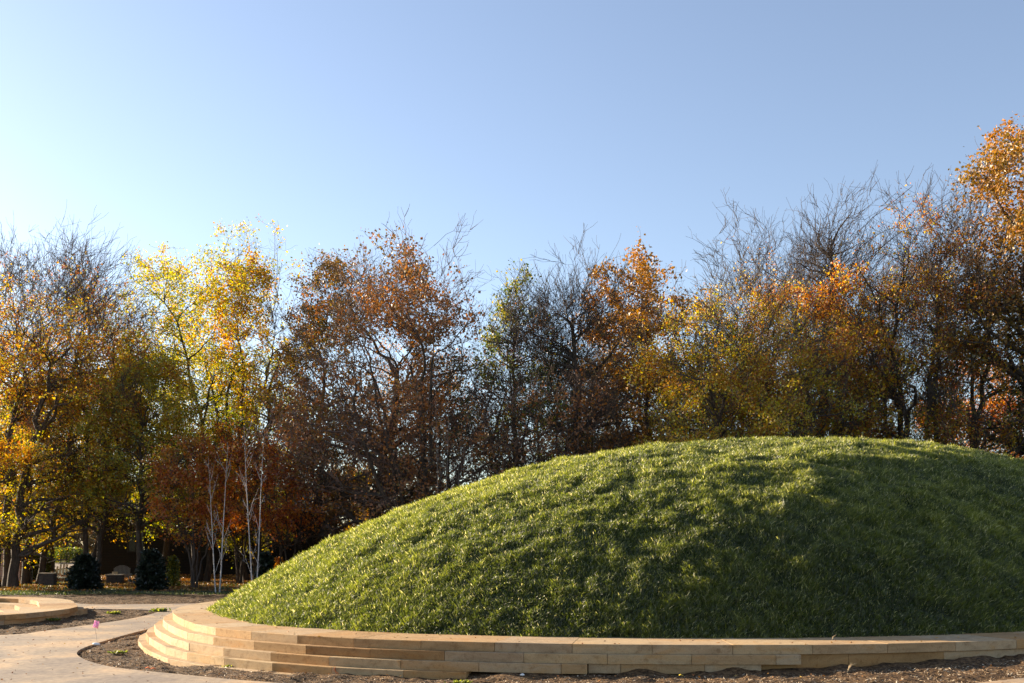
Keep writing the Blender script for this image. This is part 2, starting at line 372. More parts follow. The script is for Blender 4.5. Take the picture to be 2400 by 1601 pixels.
def grass():
    r = np.random.default_rng(5); n = 4300000
    x = r.uniform(-8.2, 21, n); y = r.uniform(16.8, 40, n)
    s = mound_s(x, y); k = s < .999; x, y, s = x[k], y[k], s[k]
    e = .05; z = mound_z(x, y)
    zs = lambda a, b: .60+MH*(1-np.clip(mound_s(a, b), 0, .999)**MA)**MBX
    nx = -(zs(x+e, y)-zs(x-e, y))/(2*e); ny = -(zs(x, y+e)-zs(x, y-e))/(2*e); N = norm(np.stack([nx, ny, np.ones_like(nx)], 1))
    V = norm(np.stack([-x, -y, 2.2-z], 1)); vis = (N*V).sum(1)
    area = 1/N[:, 2]
    p = np.clip((17.5/y)**1.5*area/1.9, 0, 1)
    k = (vis > -.16) & (x/y < .56) & (r.random(len(x)) < p)
    x, y, z, s, N = x[k], y[k], z[k], s[k], N[k]; n = len(x); print('grass blades', n)
    cl = vnoise(x/.45, y/.45, 31)*.5+vnoise(x/.16, y/.16, 32)*.5
    big = vnoise(x/1.6, y/1.6, 33)
    L = (.098+.06*cl+.014*big)*r.uniform(.6, 1.35, n)*(1+.15*np.clip((y-20)/10, 0, 1)); L = np.clip(L, .04, .3)
    L[r.random(n) < .012] *= 1.45
    w = r.uniform(.004, .0078, n)*(1+.5*np.clip((y-18)/12, 0, 1))
    az = r.uniform(0, 2*np.pi, n); lean = r.uniform(.1, .75, n)
    D = N*.55+np.array([0.0, 0, .62])+np.stack([np.cos(az)*lean*.8+.22+.25*vnoise(x/.8, y/.8, 35), np.sin(az)*lean*.8+.2*vnoise(x/.8, y/.8, 36), np.zeros(n)], 1); D = norm(D)
    B = norm(np.stack([np.cos(az), np.sin(az), -.5*np.ones(n)], 1))
    side = r.normal(size=(n, 3)); side = norm(np.cross(D, side))
    P0 = np.stack([x, y, z-.01], 1)
    P1 = P0+D*(L*.55)[:, None]; D2 = norm(D+B*.45+np.array([.12, 0, -.15])); P2 = P1+D2*(L*.5)[:, None]
    W = (w)[:, None]*side
    V = np.stack([P0-W, P0+W, P1+W*.85, P1-W*.85, P2], 1).reshape(-1, 3)
    b = np.arange(n)[:, None]*5
    t = np.clip(.42+.22*cl+.12*vnoise(x/2.5, y/2.5, 37)+.03*(y-22)/6*1.6+r.normal(0, .15, n), 0, .9)
    dry = r.random(n) < (.05+.05*np.clip((y-20)/8, 0, 1)); t[dry] = r.uniform(.9, 1, dry.sum())
    tt = np.repeat(t, 5)
    return mesh_arrays('mound_grass', V, [b+np.array([0, 1, 2, 3]), b+np.array([3, 2, 4])], M_GRASS, False, tint=tt)
tag(link('mound_grass', grass()), 'thick bright green grass covering the domed mound inside the stone ring', 'grass', kind='stuff')

# ------------------------------------------------------------------ stone tiers
def tier_mesh(name, pt, u0, u1, off, inner, z0, z1, blk=1.25, phase=0., seed=0, tint_bias=0, lift=.004, gap=.008, straight=True):
    r = np.random.default_rng(seed); V = []; F = []; FT = []; n0 = 0
    us = list(np.arange(u0+phase, u1, blk)); us = [u0]+[u for u in us if u > u0+.2]+[u1]
    for a, b in zip(us[:-1], us[1:]):
        m = 2 if straight else 8; u = np.linspace(a+gap/2, b-gap/2, m); jo = r.uniform(-lift, lift); jz = r.uniform(-.002, .002)
        o = np.array([off(q) for q in u])+jo; ch = .008
        prof = [(inner-0*o, z0), (o, z0), (o, z1-ch+jz), (o-ch, z1+jz), (inner-0*o, z1+jz)]
        P = []
        for oo, zz in prof:
            xy = pt(u, oo); P.append(np.column_stack([xy, np.full(m, zz)]))
        P = np.stack(P, 1); k = 5; idx = np.arange(m*k).reshape(m, k)+n0; nx = np.roll(idx, -1, 1)
        f = np.stack([idx[:-1], nx[:-1], nx[1:], idx[1:]], -1).reshape(-1, 4)
        V.append(P.reshape(-1, 3)); F.append(f)
        ends = [(idx[0, 0], idx[0, 1], idx[0, 2], idx[0, 3]), (idx[0, 0], idx[0, 3], idx[0, 4], idx[0, 4])]
        t = np.clip(r.choice([.1, .35, .5, .6, .7, .84], p=[.12, .20, .20, .18, .18, .12])+r.uniform(-.06, .06)+tint_bias, 0, 1)
        FT += [t]*len(f)
        e5 = [idx[0, ::-1], idx[-1]]; V_, = (None,)
        F.append(np.array(e5)) ; FT += [t, t]; n0 += m*k
    f4 = np.concatenate([q for q in F if q.shape[1] == 4]); f5 = np.concatenate([q for q in F if q.shape[1] == 5])
    # tints ordered quads first, then end caps
    ft4 = []; ft5 = []; i = 0
    for q in F:
        (ft4 if q.shape[1] == 4 else ft5).extend(FT[i:i+len(q)]); i += len(q)
    return mesh_arrays(name, np.concatenate(V), [f4, f5], M_STONE, False, face_tint=ft4+ft5)

def ept(u, o): return edge_pt(u)+_sgn*edge_n(u)*np.asarray(o)[..., None]
# u grows along the outline: left side -> front -> right
uL = u_of_x(-7.4)
ring = thing('stone_step_ring', 'tan sandstone coping and curved steps ringing the foot of the grass mound', 'stone steps', (6, 29, .1))
inv = -np.array(ring.location)
def rl(name, me):
    o = link(name, me, ring); o.location = inv; return o
uB0 = -9.0    # behind the left side (wraps round the back)
def lin(a, b, ua, ub):
    return lambda u: a+(b-a)*min(1, max(0, (u-ua)/(ub-ua)))
uf = u_of_x(2.3)
rl('coping', tier_mesh('coping', ept, uB0, ULEN+uB0-.01, lambda u: 0.0, -1.28, .553, .70, 1.25, .55, 3, lift=.003))
rl('foundation_course', tier_mesh('foundation_course', ept, uB0, ULEN+uB0-.01, lambda u: -.035, -.5, -.2, .547, 1.7, .2, 9, .12))
rl('step', tier_mesh('step', ept, uB0, u_of_x(4.5), lin(.21, .09, uL, uf), -.3, .403, .55, 1.3, .2, 4))
rl('step', tier_mesh('step', ept, uB0, u_of_x(1.2), lin(.40, .17, uL, uf), -.3, .253, .40, 1.3, .8, 5))
rl('step', tier_mesh('step', ept, uB0, u_of_x(-.6), lin(.58, .27, uL, uf), -.3, .103, .25, 1.25, .4, 6))
rl('step', tier_mesh('step', ept, uB0, u_of_x(-2.6), lin(.76, .42, uL, uf), -.3, -.07, .10, 1.4, .9, 7))
rl('step', tier_mesh('step', ept, u_of_x(1.2)+.01, u_of_x(3.9), lambda u: .06, -.3, .253, .40, 1.3, .5, 8, .15))

# council ring at the left
_rs = np.linalg.norm(np.roll(RO, -1, 0)-RO, axis=1); RL = _rs.sum(); _ru = np.concatenate([[0], np.cumsum(_rs)]); _RE = np.vstack([RO, RO[:1]])
def rpt0(u): u = np.mod(u, RL); return np.stack([np.interp(u, _ru, _RE[:, 0]), np.interp(u, _ru, _RE[:, 1])], -1)
def rpt(u, o):
    t = norm(rpt0(u+.3)-rpt0(u-.3)); n = np.stack([t[..., 1], -t[..., 0]], -1); c = rpt0(u)
    s = np.sign(((c-RC)*n).sum(-1))[..., None]; return c+s*n*np.asarray(o)[..., None]
cr_ = thing('council_ring', 'low round sandstone seating bowl with inner steps beside the footpath', 'stone seating', (float(RC[0]), float(RC[1]), 0))
def cl_(name, me): o = link(name, me, cr_); o.location = -cr_.location; return o
cl_('coping', tier_mesh('coping', rpt, 0, RL-.01, lambda u: 0., -1.15, .15, .30, 1.2, .7, 13))
cl_('foundation_course', tier_mesh('foundation_course', rpt, 0, RL-.01, lambda u: -.03, -.6, -.2, .147, 1.9, .3, 14, -.1))
for i in range(3):
    o_ = -1.05-.12
    cl_('step', tier_mesh('step', rpt, 0, RL-.01, lambda u, i=i: -1.10-.5*i, -1.75-.5*i, -.8, .14-.16*i, 2.0, .4*i, 15+i))
fl = MB(); a = np.linspace(0, 2*np.pi, 24, endpoint=False); fr = np.column_stack([RC[0]+4.6*np.cos(a), RC[1]+4.6*np.sin(a), np.full(24, -.42)])
mef = mesh_arrays('floor', np.vstack([fr, [[RC[0], RC[1], -.42]]]), [np.array([(i, (i+1) % 24, 24) for i in range(24)])], M_SOIL)
cl_('floor', mef)
# low curved seat stone just outside the tip
st = thing('seat_stone', 'low curved sandstone block just outside the tip of the seating bowl', 'stone block', (-13.9, 34.8, 0))
so = link('block', tier_mesh('block', lambda u, o: np.stack([-15.3+(1.0+np.asarray(o))*np.cos(u), 34.3+(1.0+np.asarray(o))*np.sin(u)], -1), -1.3, 1.35, lambda u: 0, -.5, -.1, .2, 1.4, 1.3, 20, straight=False), st)
so.location = -st.location

# ------------------------------------------------------------------ chips and litter
def flakes(name, x, y, z, L, W, mat, seed, flat=.35, tint=None, thick=True):
    r = np.random.default_rng(seed); n = len(x)
    a = r.uniform(0, 2*np.pi, n); D = norm(np.stack([np.cos(a), np.sin(a), r.normal(0, flat, n)], 1)); S_ = norm(np.cross(D, np.stack([r.normal(0, flat, n), r.normal(0, flat, n), np.ones(n)], 1)))
    P = np.stack([x, y, z], 1); D = D*(L/2)[:, None]; S_ = S_*(W/2)[:, None]
    U = np.cross(norm(D), norm(S_))*(W*.25)[:, None]
    V = np.stack([P-D, P+S_+U, P+D, P-S_+U], 1).reshape(-1, 3); b = np.arange(n)[:, None]*4
    if tint is None: tint = r.random(n)
    return link(name, mesh_arrays(name, V, [b+np.array([0, 1, 2, 3])], mat, tint=np.repeat(tint, 4)))
r = np.random.default_rng(77); n = 170000
x = r.uniform(-20, 9.5, n); y = 13+(r.random(n)**1.7)*33
k = (abs(x/y) < .54) & ~inside(x, y, main_path) & ~inside(x, y, EDGE) & ~inside(x, y, RO)
k |= (r.random(n) < .004) & inside(x, y, main_path)
x, y = x[k], y[k]; zz = g(x, y)+.02*vnoise(x/.9, y/.9, 11)+.032*vnoise(x/.32, y/.32, 12)+.024*vnoise(x/.14, y/.14, 13)+.006
zz = np.where(inside(x, y, main_path), g(x, y)+.03, zz)
tag(flakes('mulch_chips', x, y, zz, r.uniform(.02, .09, len(x)), r.uniform(.010, .03, len(x)), M_CHIP, 3), 'brown shredded bark and wood chips strewn over the planting beds', 'mulch', kind='stuff')
n = 5200; x = r.uniform(-20, 10, n); y = r.uniform(13.5, 42, n); k = ~inside(x, y, GO) & (abs(x/y) < .53) & (r.random(n) < .45)
x, y = x[k], y[k]; z = g(x, y)+.045; z = np.where(inside(x, y, EDGE), .708, z); k = ~(inside(x, y, RO)); x, y, z = x[k], y[k], z[k]
tag(flakes('blown_leaves', x, y, z, r.uniform(.03, .07, len(x)), r.uniform(.02, .05, len(x)), LEAF['litter'], 9, .3), 'small dry leaves blown across the path, beds and stone coping', 'dry leaves', kind='stuff')
n = 45000; x = r.uniform(-34, 2, n); y = r.uniform(52, 78, n)
k = vnoise(x/3, y/3, 41)+.6*vnoise(x/.9, y/.9, 42)+.25 > r.uniform(-.6, .6, n); x, y = x[k], y[k]
tag(flakes('fallen_leaves', x, y, g(x, y)+r.uniform(.04, .10, len(x)), r.uniform(.1, .2, len(x)), r.uniform(.08, .14, len(x)), LEAF['litter'], 4, .6), 'orange brown fallen leaves lying on the shaded yard behind the path', 'fallen leaves', kind='stuff')
# rough lawn blades on the shaded strip
def lawn_blades():
    r = np.random.default_rng(15); n = 60000; x = r.uniform(-32, -4, n); y = r.uniform(48.6, 66, n); 
    z = g(x, y); L = r.uniform(.05, .14, n); a = r.uniform(0, 2*np.pi, n)
    P = np.stack([x, y, z], 1); W = np.stack([np.cos(a), np.sin(a), 0*a], 1)*.014; T = P+np.stack([r.normal(0, .4, n)*L, r.normal(0, .4, n)*L, L], 1)
    b = np.arange(n)[:, None]*3
    return mesh_arrays('lawn_grass', np.stack([P-W, P+W, T], 1).reshape(-1, 3), [b+np.array([0, 1, 2])], M_GRASS, tint=np.repeat(np.clip(r.normal(.1, .2, n), 0, 1), 3))
tag(link('lawn_grass', lawn_blades()), 'short rough grass of the shaded lawn behind the footpath', 'grass', kind='stuff')

# ------------------------------------------------------------------ trees
def crown_width(kind, f):
    f = np.clip(f, 0, 1)
    if kind == 'vase': w = np.where(f < .62, .38+.62*(f/.62)**.75, np.sqrt(np.clip(1-((f-.62)/.38)**2.2, 0, 1)))
    elif kind == 'upright': w = np.sqrt(np.clip(1-np.abs(f-.40)**1.5/.465, 0, 1))*np.where(f > .4, 1, .8+.2*f/.4)
    elif kind == 'fan': w = np.where(f < .5, .5+.5*(f/.5)**.8, np.sqrt(np.clip(1-((f-.5)/.5)**2.4, 0, 1)))
    else: w = np.sqrt(np.clip(1-np.abs(2*f-.9)**2.2/1.26, 0, 1))
    return w
def grow(seed, kind, H, W, lean=(0, 0), rt=.2, zlow=.15, dense=1.0, wisp=0.):
    """branch skeleton that fills a lumpy crown envelope; list of (P (B,n,3), R (B,n)) per level, trunk first"""
    r = np.random.default_rng(seed); ph = r.uniform(0, 6.28, 8)
    def env(n, lo=.25, hi=1.0, fl=0., fh=1., pw=.6):
        f = r.uniform(fl, fh, n); a = r.uniform(0, 2*np.pi, n)
        w = crown_width(kind, f)*(1+.16*np.sin(2*a+ph[0]+3*f)+.13*np.sin(3*a+ph[1]-7*f)+.10*np.sin(5*a+ph[2]+11*f))
        top = 1+.07*np.sin(2*a+ph[3])+.06*np.sin(3*a+ph[4])
        q = (lo+(hi-lo)*r.random(n)**pw)*w*W
        z = (zlow+(1-zlow)*f*top)*H*.97
        return np.stack([q*np.cos(a), q*np.sin(a), z], 1)
    def curve(A, T, E_, n, wig, up=.35, st=.6):
        d = np.linalg.norm(E_-A, axis=1, keepdims=True); m1 = norm(T*st+norm(E_-A)*(1-st)+0)*d*.9; m2 = norm(norm(E_-A)+np.array([0, 0, up]))*d*.9
        s = np.linspace(0, 1, n+1)[None, :, None]
        P = (2*s**3-3*s**2+1)*A[:, None]+(s**3-2*s**2+s)*m1[:, None]+(-2*s**3+3*s**2)*E_[:, None]+(s**3-s**2)*m2[:, None]
        w = np.cumsum(r.normal(0, wig, P.shape), 1)*d[:, None]; w -= w[:, :1]; w *= np.sin(np.linspace(0, np.pi, n+1))[None, :, None]*.8+.2*(s > 0)
        return P+w
    levels = []
    if kind in ('vase',):
        st = 3; a = r.uniform(0, 6.28)+np.arange(3)*2.1+r.normal(0, .3, 3); E0 = np.stack([.36*W*np.cos(a), .36*W*np.sin(a), H*r.uniform(.6, .8, 3)], 1)
    elif kind == 'fan':
        st = 9; a = np.arange(9)*.698*1+r.normal(0, .25, 9); q = W*r.uniform(.25, .62, 9); E0 = np.stack([q*np.cos(a), q*np.sin(a)*.8, H*(.88-.42*q/W*r.uniform(.8, 1.3, 9))], 1)
    elif kind == 'shrub':
        st = 5; a = np.arange(5)*1.256+r.normal(0, .3, 5); E0 = np.stack([.45*W*np.cos(a), .45*W*np.sin(a), H*r.uniform(.55, .8, 5)], 1)
    else:
        st = 1; E0 = np.array([[r.normal(0, .05)*W, 0, H*(.86 if kind == 'upright' else .66)]])
    base = np.zeros((st, 3)) if st < 2 else np.stack([rt*1.2*np.cos(a), rt*1.2*np.sin(a), 0*a], 1)
    up0 = norm(np.array([[0, 0, 1.]])+(0 if st < 2 else norm(E0)*(1.1 if kind == 'fan' else .25)))
    P = curve(base, np.broadcast_to(up0, (st, 3)), E0, 14, .014, .6, .85); R = np.linspace(1, .28 if st > 1 else .22, 15)[None]**.9*np.ones((st, 1))*(1. if st == 1 else .62 if st < 6 else .45)
    levels.append((P, R))
    n1, n2, n3, n4 = (18 if st < 4 else 30), int(170*dense), int(950*dense), int(2400*dense)
    T1 = env(n1, .35, .8, .02, .9); T2 = env(n2, .25, 1.0, 0, 1.0)
    k = r.integers(0, n2, n3); T3 = T2[k]+r.normal(0, 1, (n3, 3))*W*np.array([.13, .13, .10]); k = r.integers(0, n3, n4); T4 = T3[k]+r.normal(0, 1, (n4, 3))*np.array([W*.05+.15]*3)
    for E_, n, wig, t0, rr, kk in ((T1, 9, .03, .16, .62, 1), (T2, 7, .035, .12, .62, 2), (T3, 5, .04, .15, .6, 3), (T4, 4, .05, .15, .65, 4)):
        PP, RR = levels[-1] if len(levels) > 1 or kk == 1 else levels[-1]
        if kk in (2,): # limbs and stems both carry boughs
            pts = np.concatenate([levels[0][0].reshape(-1, 3), levels[1][0].reshape(-1, 3)]); tn = []; rad = []
            for Pq, Rq in levels[:2]:
                t_ = np.gradient(Pq, axis=1); tn.append(norm(t_).reshape(-1, 3)); rad.append(Rq.ravel())
            tn = np.concatenate(tn); rad = np.concatenate(rad)
        else:
            m0 = 2 if kk > 1 else 4
            pts = PP[:, m0:].reshape(-1, 3); tn = norm(np.gradient(PP, axis=1))[:, m0:].reshape(-1, 3); rad = RR[:, m0:].ravel()
        best = np.empty(len(E_), int)
        for c in range(0, len(E_), 500):
            e = E_[c:c+500, None]; dv = e-pts[None]; d = np.linalg.norm(dv, axis=2); c_ = d+1.6*np.maximum(0, .45*np.hypot(dv[..., 0], dv[..., 1])-dv[..., 2])
            c_ = c_*(1+r.uniform(0, .25, c_.shape)); best[c:c+500] = np.argmin(c_, 1)
        A = pts[best]; L = np.linalg.norm(E_-A, axis=1)
        P = curve(A, tn[best], E_, n, wig, .30 if kk < 4 else .15)
        R = (rad[best]*rr*np.clip(.55+.45*L/np.median(L), .5, 1.2))[:, None]*np.linspace(1, .34, n+1)[None]
        R = np.minimum(R, rad[best][:, None]*.9); levels.append((P, R))
    if wisp:   # long fine twigs sweeping up past the leaves
        P4, R4 = levels[-1]; src = P4[P4[:, -1, 2] > H*(zlow+.1)]; k = r.integers(0, len(src), int(2000*wisp)); A = src[k, -1]; T_ = norm(src[k, -1]-src[k, -2])
        f = np.clip(A[:, 2]/H, 0, 1); L = H*r.uniform(.03, .085, len(k))*(.5+f*.9); D = norm(T_*.6+norm(A*np.array([1, 1, .0])+1e-6)*.45+np.array([.12, 0, .75])+r.normal(0, .33, T_.shape))
        Q = curve(A, T_, A+D*L[:, None], 5, .05, .2); levels.append((Q, np.broadcast_to(np.linspace(.013, .006, 6), (len(k), 6))/rt))
        j = r.integers(0, len(k), len(k)*3); m = r.integers(1, 5, len(j)); A2 = Q[j, m]; D2 = norm(D[j]+r.normal(0, .42, (len(j), 3))); L2 = L[j]*r.uniform(.25, .6, len(j))
        levels.append((curve(A2, D2, A2+D2*L2[:, None], 3, .05, .25), np.broadcast_to(np.linspace(.009, .0045, 4), (len(j), 4))/rt))
    zt = np.percentile(np.concatenate([q[0][:, -1, 2] for q in levels[3:]]), 98.5); kz = H*.97/zt
    out = []
    for P, R in levels:
        Q = P.copy(); Q[..., 2] *= kz; f = np.clip(Q[..., 2]/H, 0, 1.1)**1.5; Q[..., 0] += lean[0]*f; Q[..., 1] += lean[1]*f
        out.append((Q, R*rt))
    return out

KIND = {'locust': 'vase', 'vase': 'vase', 'fan': 'fan', 'upright': 'upright', 'round': 'round', 'shrub': 'shrub'}
def make_tree(name, label, cat, px, Y, ytop, wpx, kind, seed, leaf, nleaf, tint=(.5, .0), bare=1.1, low=0.0, rt=.2, lean=(0, 0), bark=None, twig=None, lsize=.12, group=None, rand=.27, cluster=.85, zb=None, droop=.0, zlow=None, dense=1.0, wisp=0.):
    """px: pixel column of the trunk in the 2400 px photo, used to work out its world X once"""
    X = (px-1200)/2400*Y; z0 = gz(X, Y)-.03 if zb is None else zb
    H = 2.2-z0+(1286-ytop)/2400*Y; W = wpx/2400*Y
    t = thing(name, label, cat, (X, Y, z0), 0, group or name.replace('_', ' ')+'s in the tree belt behind the mound')
    rt *= 1.3
    lv = grow(seed, kind, H, W, (lean[0]*W, lean[1]*W), rt, low*.8 if zlow is None else zlow, dense, wisp)
    v1 = []; f1 = []; n = 0
    for i, (P, R) in enumerate(lv[:2]):
        R = R.copy()
        if i == 0: R[:, 0] *= 1.35; P = P.copy(); P[:, 0, 2] = -.15
        v, f = tubes(P, R, 9 if i == 0 else 6); v1.append(v); f1.append(f+n); n += len(v)
    link('trunk', mesh_arrays('trunk', np.concatenate(v1), [np.concatenate(f1)], bark or M_BARK, True), t)
    v1 = []; f1 = []; n = 0
    for i, (P, R) in enumerate(lv[2:]):
        v, f = tubes(P, np.maximum(R, .006 if i else .014), 4 if i == 0 else 3); v1.append(v); f1.append(f+n); n += len(v)
    link('branches', mesh_arrays('branches', np.concatenate(v1), [np.concatenate(f1)], twig or M_TWIG, True), t)
    if nleaf:
        nleaf = int(nleaf*1.15)
        r = np.random.default_rng(seed+1000)
        P = np.concatenate([q[0][:, [-3, -1]] for q in lv[3:5]])
        i = r.integers(0, len(P), nleaf*3); a = r.random(nleaf*3)[:, None]; p = P[i, 0]*(1-a)+P[i, 1]*a+r.normal(0, .17, (nleaf*3, 3))
        fz = p[:, 2]/H
        s1 = seed*1.7; q = p/ (W*.42)
        cn = np.sin(q[:, 0]*2.1+s1)+np.sin(q[:, 1]*2.3+s1*2)+np.sin(q[:, 2]*2.9+s1*3)+np.sin(q[:, 0]*4.7+q[:, 2]*3.1+s1)*.8+np.sin(q[:, 1]*5.1-q[:, 2]*4.3)*.8
        keep = 1/(1+np.exp((fz+cn*.035-bare)*16)); keep *= 1/(1+np.exp((low-fz-cn*.02)*22)); keep *= np.clip(.55+cluster*cn*.5, .03, 1)
        k = r.random(len(p)) < keep; p = p[k][:nleaf]; fz = fz[k][:nleaf]; cn = cn[k][:nleaf]; n = len(p)
        D = norm(r.normal(0, 1, (n, 3))+np.array([.25, 0, -.5-droop])); Sd = norm(np.cross(D, r.normal(0, 1, (n, 3)))); Nn = np.cross(D, Sd)
        L = (r.uniform(.4, 1.4, n)*lsize*.9)[:, None]; wv = L*r.uniform(.28, .5, n)[:, None]
        V = np.stack([p, p+D*L*.5+Sd*wv+Nn*L*.12, p+D*L, p+D*L*.5-Sd*wv+Nn*L*.12], 1).reshape(-1, 3)
        tt = np.clip(tint[0]+tint[1]*(fz-.5)+cn*.11+r.normal(0, rand, n), 0, 1); b = np.arange(n)[:, None]*4
        link('crown', mesh_arrays('crown', V, [b+np.array([0, 1, 2, 3])], LEAF[leaf], tint=np.repeat(tt, 4)), t)
    return t

T = make_tree
# left group: honey locusts, bare on top, orange to yellow below
T('honey_locust_tree', 'dark leaning locust at the left edge, feathery orange top over yellow low leaves', 'tree', 8, 57, 560, 260, 'vase', 101, 'locust', 38000, (.42, .55), .80, .16, .34, (.1, 0), lsize=.13, zlow=.14, wisp=.75)
T('honey_locust_tree', 'locust with forked dark limbs and amber leaves, second from the left edge', 'tree', 75, 62, 548, 210, 'vase', 102, 'locust', 34000, (.45, .6), .74, .18, .25, (.35, 0), lsize=.13, zlow=.16, wisp=.75)
T('honey_locust_tree', 'broad locust with fine bare twig dome above orange leaves', 'tree', 208, 60, 588, 165, 'vase', 103, 'locust', 34000, (.45, .6), .72, .22, .21, (.1, 0), lsize=.13, zlow=.20, wisp=.75)
T('yellow_leaf_tree', 'tall narrow tree with pale yellow green leaves left of the golden one', 'tree', 468, 66, 545, 200, 'vase', 104, 'yellow', 22000, (.15, .5), 1.2, .2, .24, (.05, 0), lsize=.15)
T('yellow_leaf_tree', 'golden leaved tree with forked dark trunk beside the large russet tree', 'tree', 590, 68, 578, 155, 'vase', 105, 'yellow', 26000, (.55, .4), 1.2, .12, .24, (.2, 0), lsize=.17)
T('yellow_leaf_tree', 'low spreading yellow green tree under the tall left trees', 'tree', 330, 58, 800, 130, 'round', 106, 'yellow', 26000, (.35, .3), 1.2, .36, .14, lsize=.13)
T('crabapple_tree', 'small orange leaved tree with slanting thin stems near the dark house', 'tree', 455, 56, 1015, 85, 'shrub', 107, 'red', 9000, (.30, .1), 1.2, .40, .07, lsize=.15, bark=M_TWIG)
T('crabapple_tree', 'small dark red leaved tree right of the white birches', 'tree', 665, 60, 1010, 110, 'shrub', 108, 'red', 9000, (.5, .1), 1.2, .38, .08, lsize=.14)
T('crabapple_tree', 'small red brown tree directly behind the two white birches', 'tree', 560, 63, 990, 90, 'shrub', 109, 'red', 8000, (.45, .1), 1.2, .40, .08, lsize=.14)
# centre
T('oak_tree', 'oak with a thick black trunk and brown leaf clusters along the centre top', 'tree', 872, 58, 562, 230, 'round', 110, 'rust', 17000, (.15, .1), 1.2, .38, .36, (.3, 0), lsize=.19, droop=-.3, zlow=.25)
T('oak_tree', 'oak with olive brown leaves left of the thick black trunk', 'tree', 765, 66, 592, 110, 'round', 111, 'maple', 16000, (.15, .2), 1.2, .15, .25, lsize=.16, zlow=.25)
T('russet_tree', 'wide multi stemmed russet tree fanning out behind the left slope of the mound', 'tree', 985, 50, 600, 325, 'fan', 112, 'rust', 13000, (.40, .15), .98, .18, .28, (-.05, 0), lsize=.15, twig=M_BARKR, wisp=.8, zlow=.26, dense=1.0)
T('greenish_tree', 'slim tree with dark green leaves at its top right of the russet tree', 'tree', 1210, 64, 632, 120, 'upright', 113, 'green', 9000, (.5, .3), 1.2, .25, .2, lsize=.17)
T('bare_tree', 'grey bare tree with straight trunk and pale upward twigs in the middle', 'tree', 1345, 52, 612, 205, 'upright', 114, 'rust', 5000, (.2, 0), .7, .1, .26, twig=M_TWIG, lsize=.12, wisp=1.0, zlow=.2, dense=.65)
T('bare_tree', 'low wide bare tree with dark crossing limbs left of the straight grey one', 'tree', 1240, 55, 690, 200, 'fan', 115, 'green', 10000, (.4, .2), .85, .1, .2, lsize=.13, wisp=1.0, zlow=.2, dense=.65)
T('amber_maple_tree', 'maple with upright plumes of amber leaves at the top right of centre', 'tree', 1520, 62, 598, 165, 'round', 116, 'maple', 22000, (.42, .3), 1.2, .35, .24, lsize=.19)
T('amber_maple_tree', 'smaller maple with amber plumes just left of the taller one', 'tree', 1440, 64, 612, 100, 'round', 117, 'maple', 12000, (.4, .3), 1.2, .4, .18, lsize=.19)
# right group
T('honey_locust_tree', 'bright yellow leaved locust low beside the amber maples', 'tree', 1715, 46, 600, 215, 'vase', 118, 'yellow', 52000, (.62, .35), .82, .14, .22, (.1, 0), lsize=.11, wisp=.75)
T('honey_locust_tree', 'bare topped locust with yellow orange leaves on its lower half', 'tree', 1800, 54, 520, 190, 'vase', 119, 'locust', 36000, (.40, .7), .70, .12, .2, (.2, 0), lsize=.11, wisp=.75)
T('honey_locust_tree', 'tallest bare crowned locust with wispy twigs leaning right', 'tree', 1925, 52, 462, 150, 'upright', 120, 'locust', 14000, (.45, .7), .52, .1, .25, (.2, 0), lsize=.11, wisp=.75)
T('honey_locust_tree', 'orange locust with two dark trunks rising from the mound crest', 'tree', 2105, 51, 448, 190, 'vase', 121, 'locust', 36000, (.45, .6), .97, .15, .27, (.1, 0), lsize=.12, wisp=.7)
T('honey_locust_tree', 'olive locust between the bare crown and the orange one', 'tree', 2040, 56, 600, 120, 'vase', 122, 'locust', 26000, (.35, .5), .9, .1, .22, lsize=.11, wisp=.75)
T('honey_locust_tree', 'thin locust with bare twigs and sparse rust leaves left of the big maple', 'tree', 2265, 50, 470, 160, 'vase', 123, 'locust', 18000, (.6, .5), .8, .12, .24, lsize=.11, wisp=.75)
T('big_maple_tree', 'towering copper maple cut by the right edge of the picture', 'tree', 2440, 50, 235, 215, 'round', 124, 'maple', 30000, (.30, .5), 1.2, .40, .34, lsize=.17, cluster=.35)
T('orange_maple_tree', 'low bright orange maple behind the trunks at far right', 'tree', 2290, 60, 850, 150, 'round', 125, 'red', 22000, (.30, .2), 1.2, .1, .15, lsize=.15)
# dense understory
def und(name, label, px, Y, ytop, w, seed, leaf, nl, tint, cat='tree', kind='round', group=None, lsize=.14, low=.02):
    T(name, label, cat, px, Y, ytop, w, kind, seed, leaf, int(nl*.5), tint, 1.3, low, .12, dense=.6, lsize=lsize, group=group)
und('olive_tree', 'yellow green leafy tree low behind the crest under the amber maples', 1600, 62, 880, 105, 131, 'yellow', 26000, (.35, .6))
und('olive_tree', 'gold green leafy tree low behind the crest under the yellow locust', 1740, 60, 870, 110, 132, 'yellow', 28000, (.4, .6))
und('evergreen_tree', 'dark green leafy tree low behind the crest under the bare crowned locust', 1900, 60, 890, 100, 133, 'green', 24000, (.2, .4))
und('olive_tree', 'olive brown thicket tree behind the bare trees left of the amber maples', 1470, 66, 820, 120, 134, 'green', 10800, (.45, .5))
und('olive_tree', 'olive thicket tree behind the straight grey bare tree', 1340, 70, 850, 120, 135, 'green', 7800, (.5, .5))
und('olive_tree', 'brownish thicket tree between russet tree and bare trees', 1180, 68, 800, 120, 136, 'rust', 9000, (.2, .3))
und('amber_tree', 'dull amber thicket tree low behind the russet tree', 1040, 66, 830, 120, 137, 'gold', 7800, (.3, .3))
und('amber_tree', 'amber thicket tree behind the thick black trunk', 900, 70, 800, 120, 138, 'gold', 9600, (.3, .3))
und('amber_tree', 'dark amber tree behind the small red trees', 740, 64, 850, 110, 139, 'rust', 12000, (.4, .3), low=0.3)
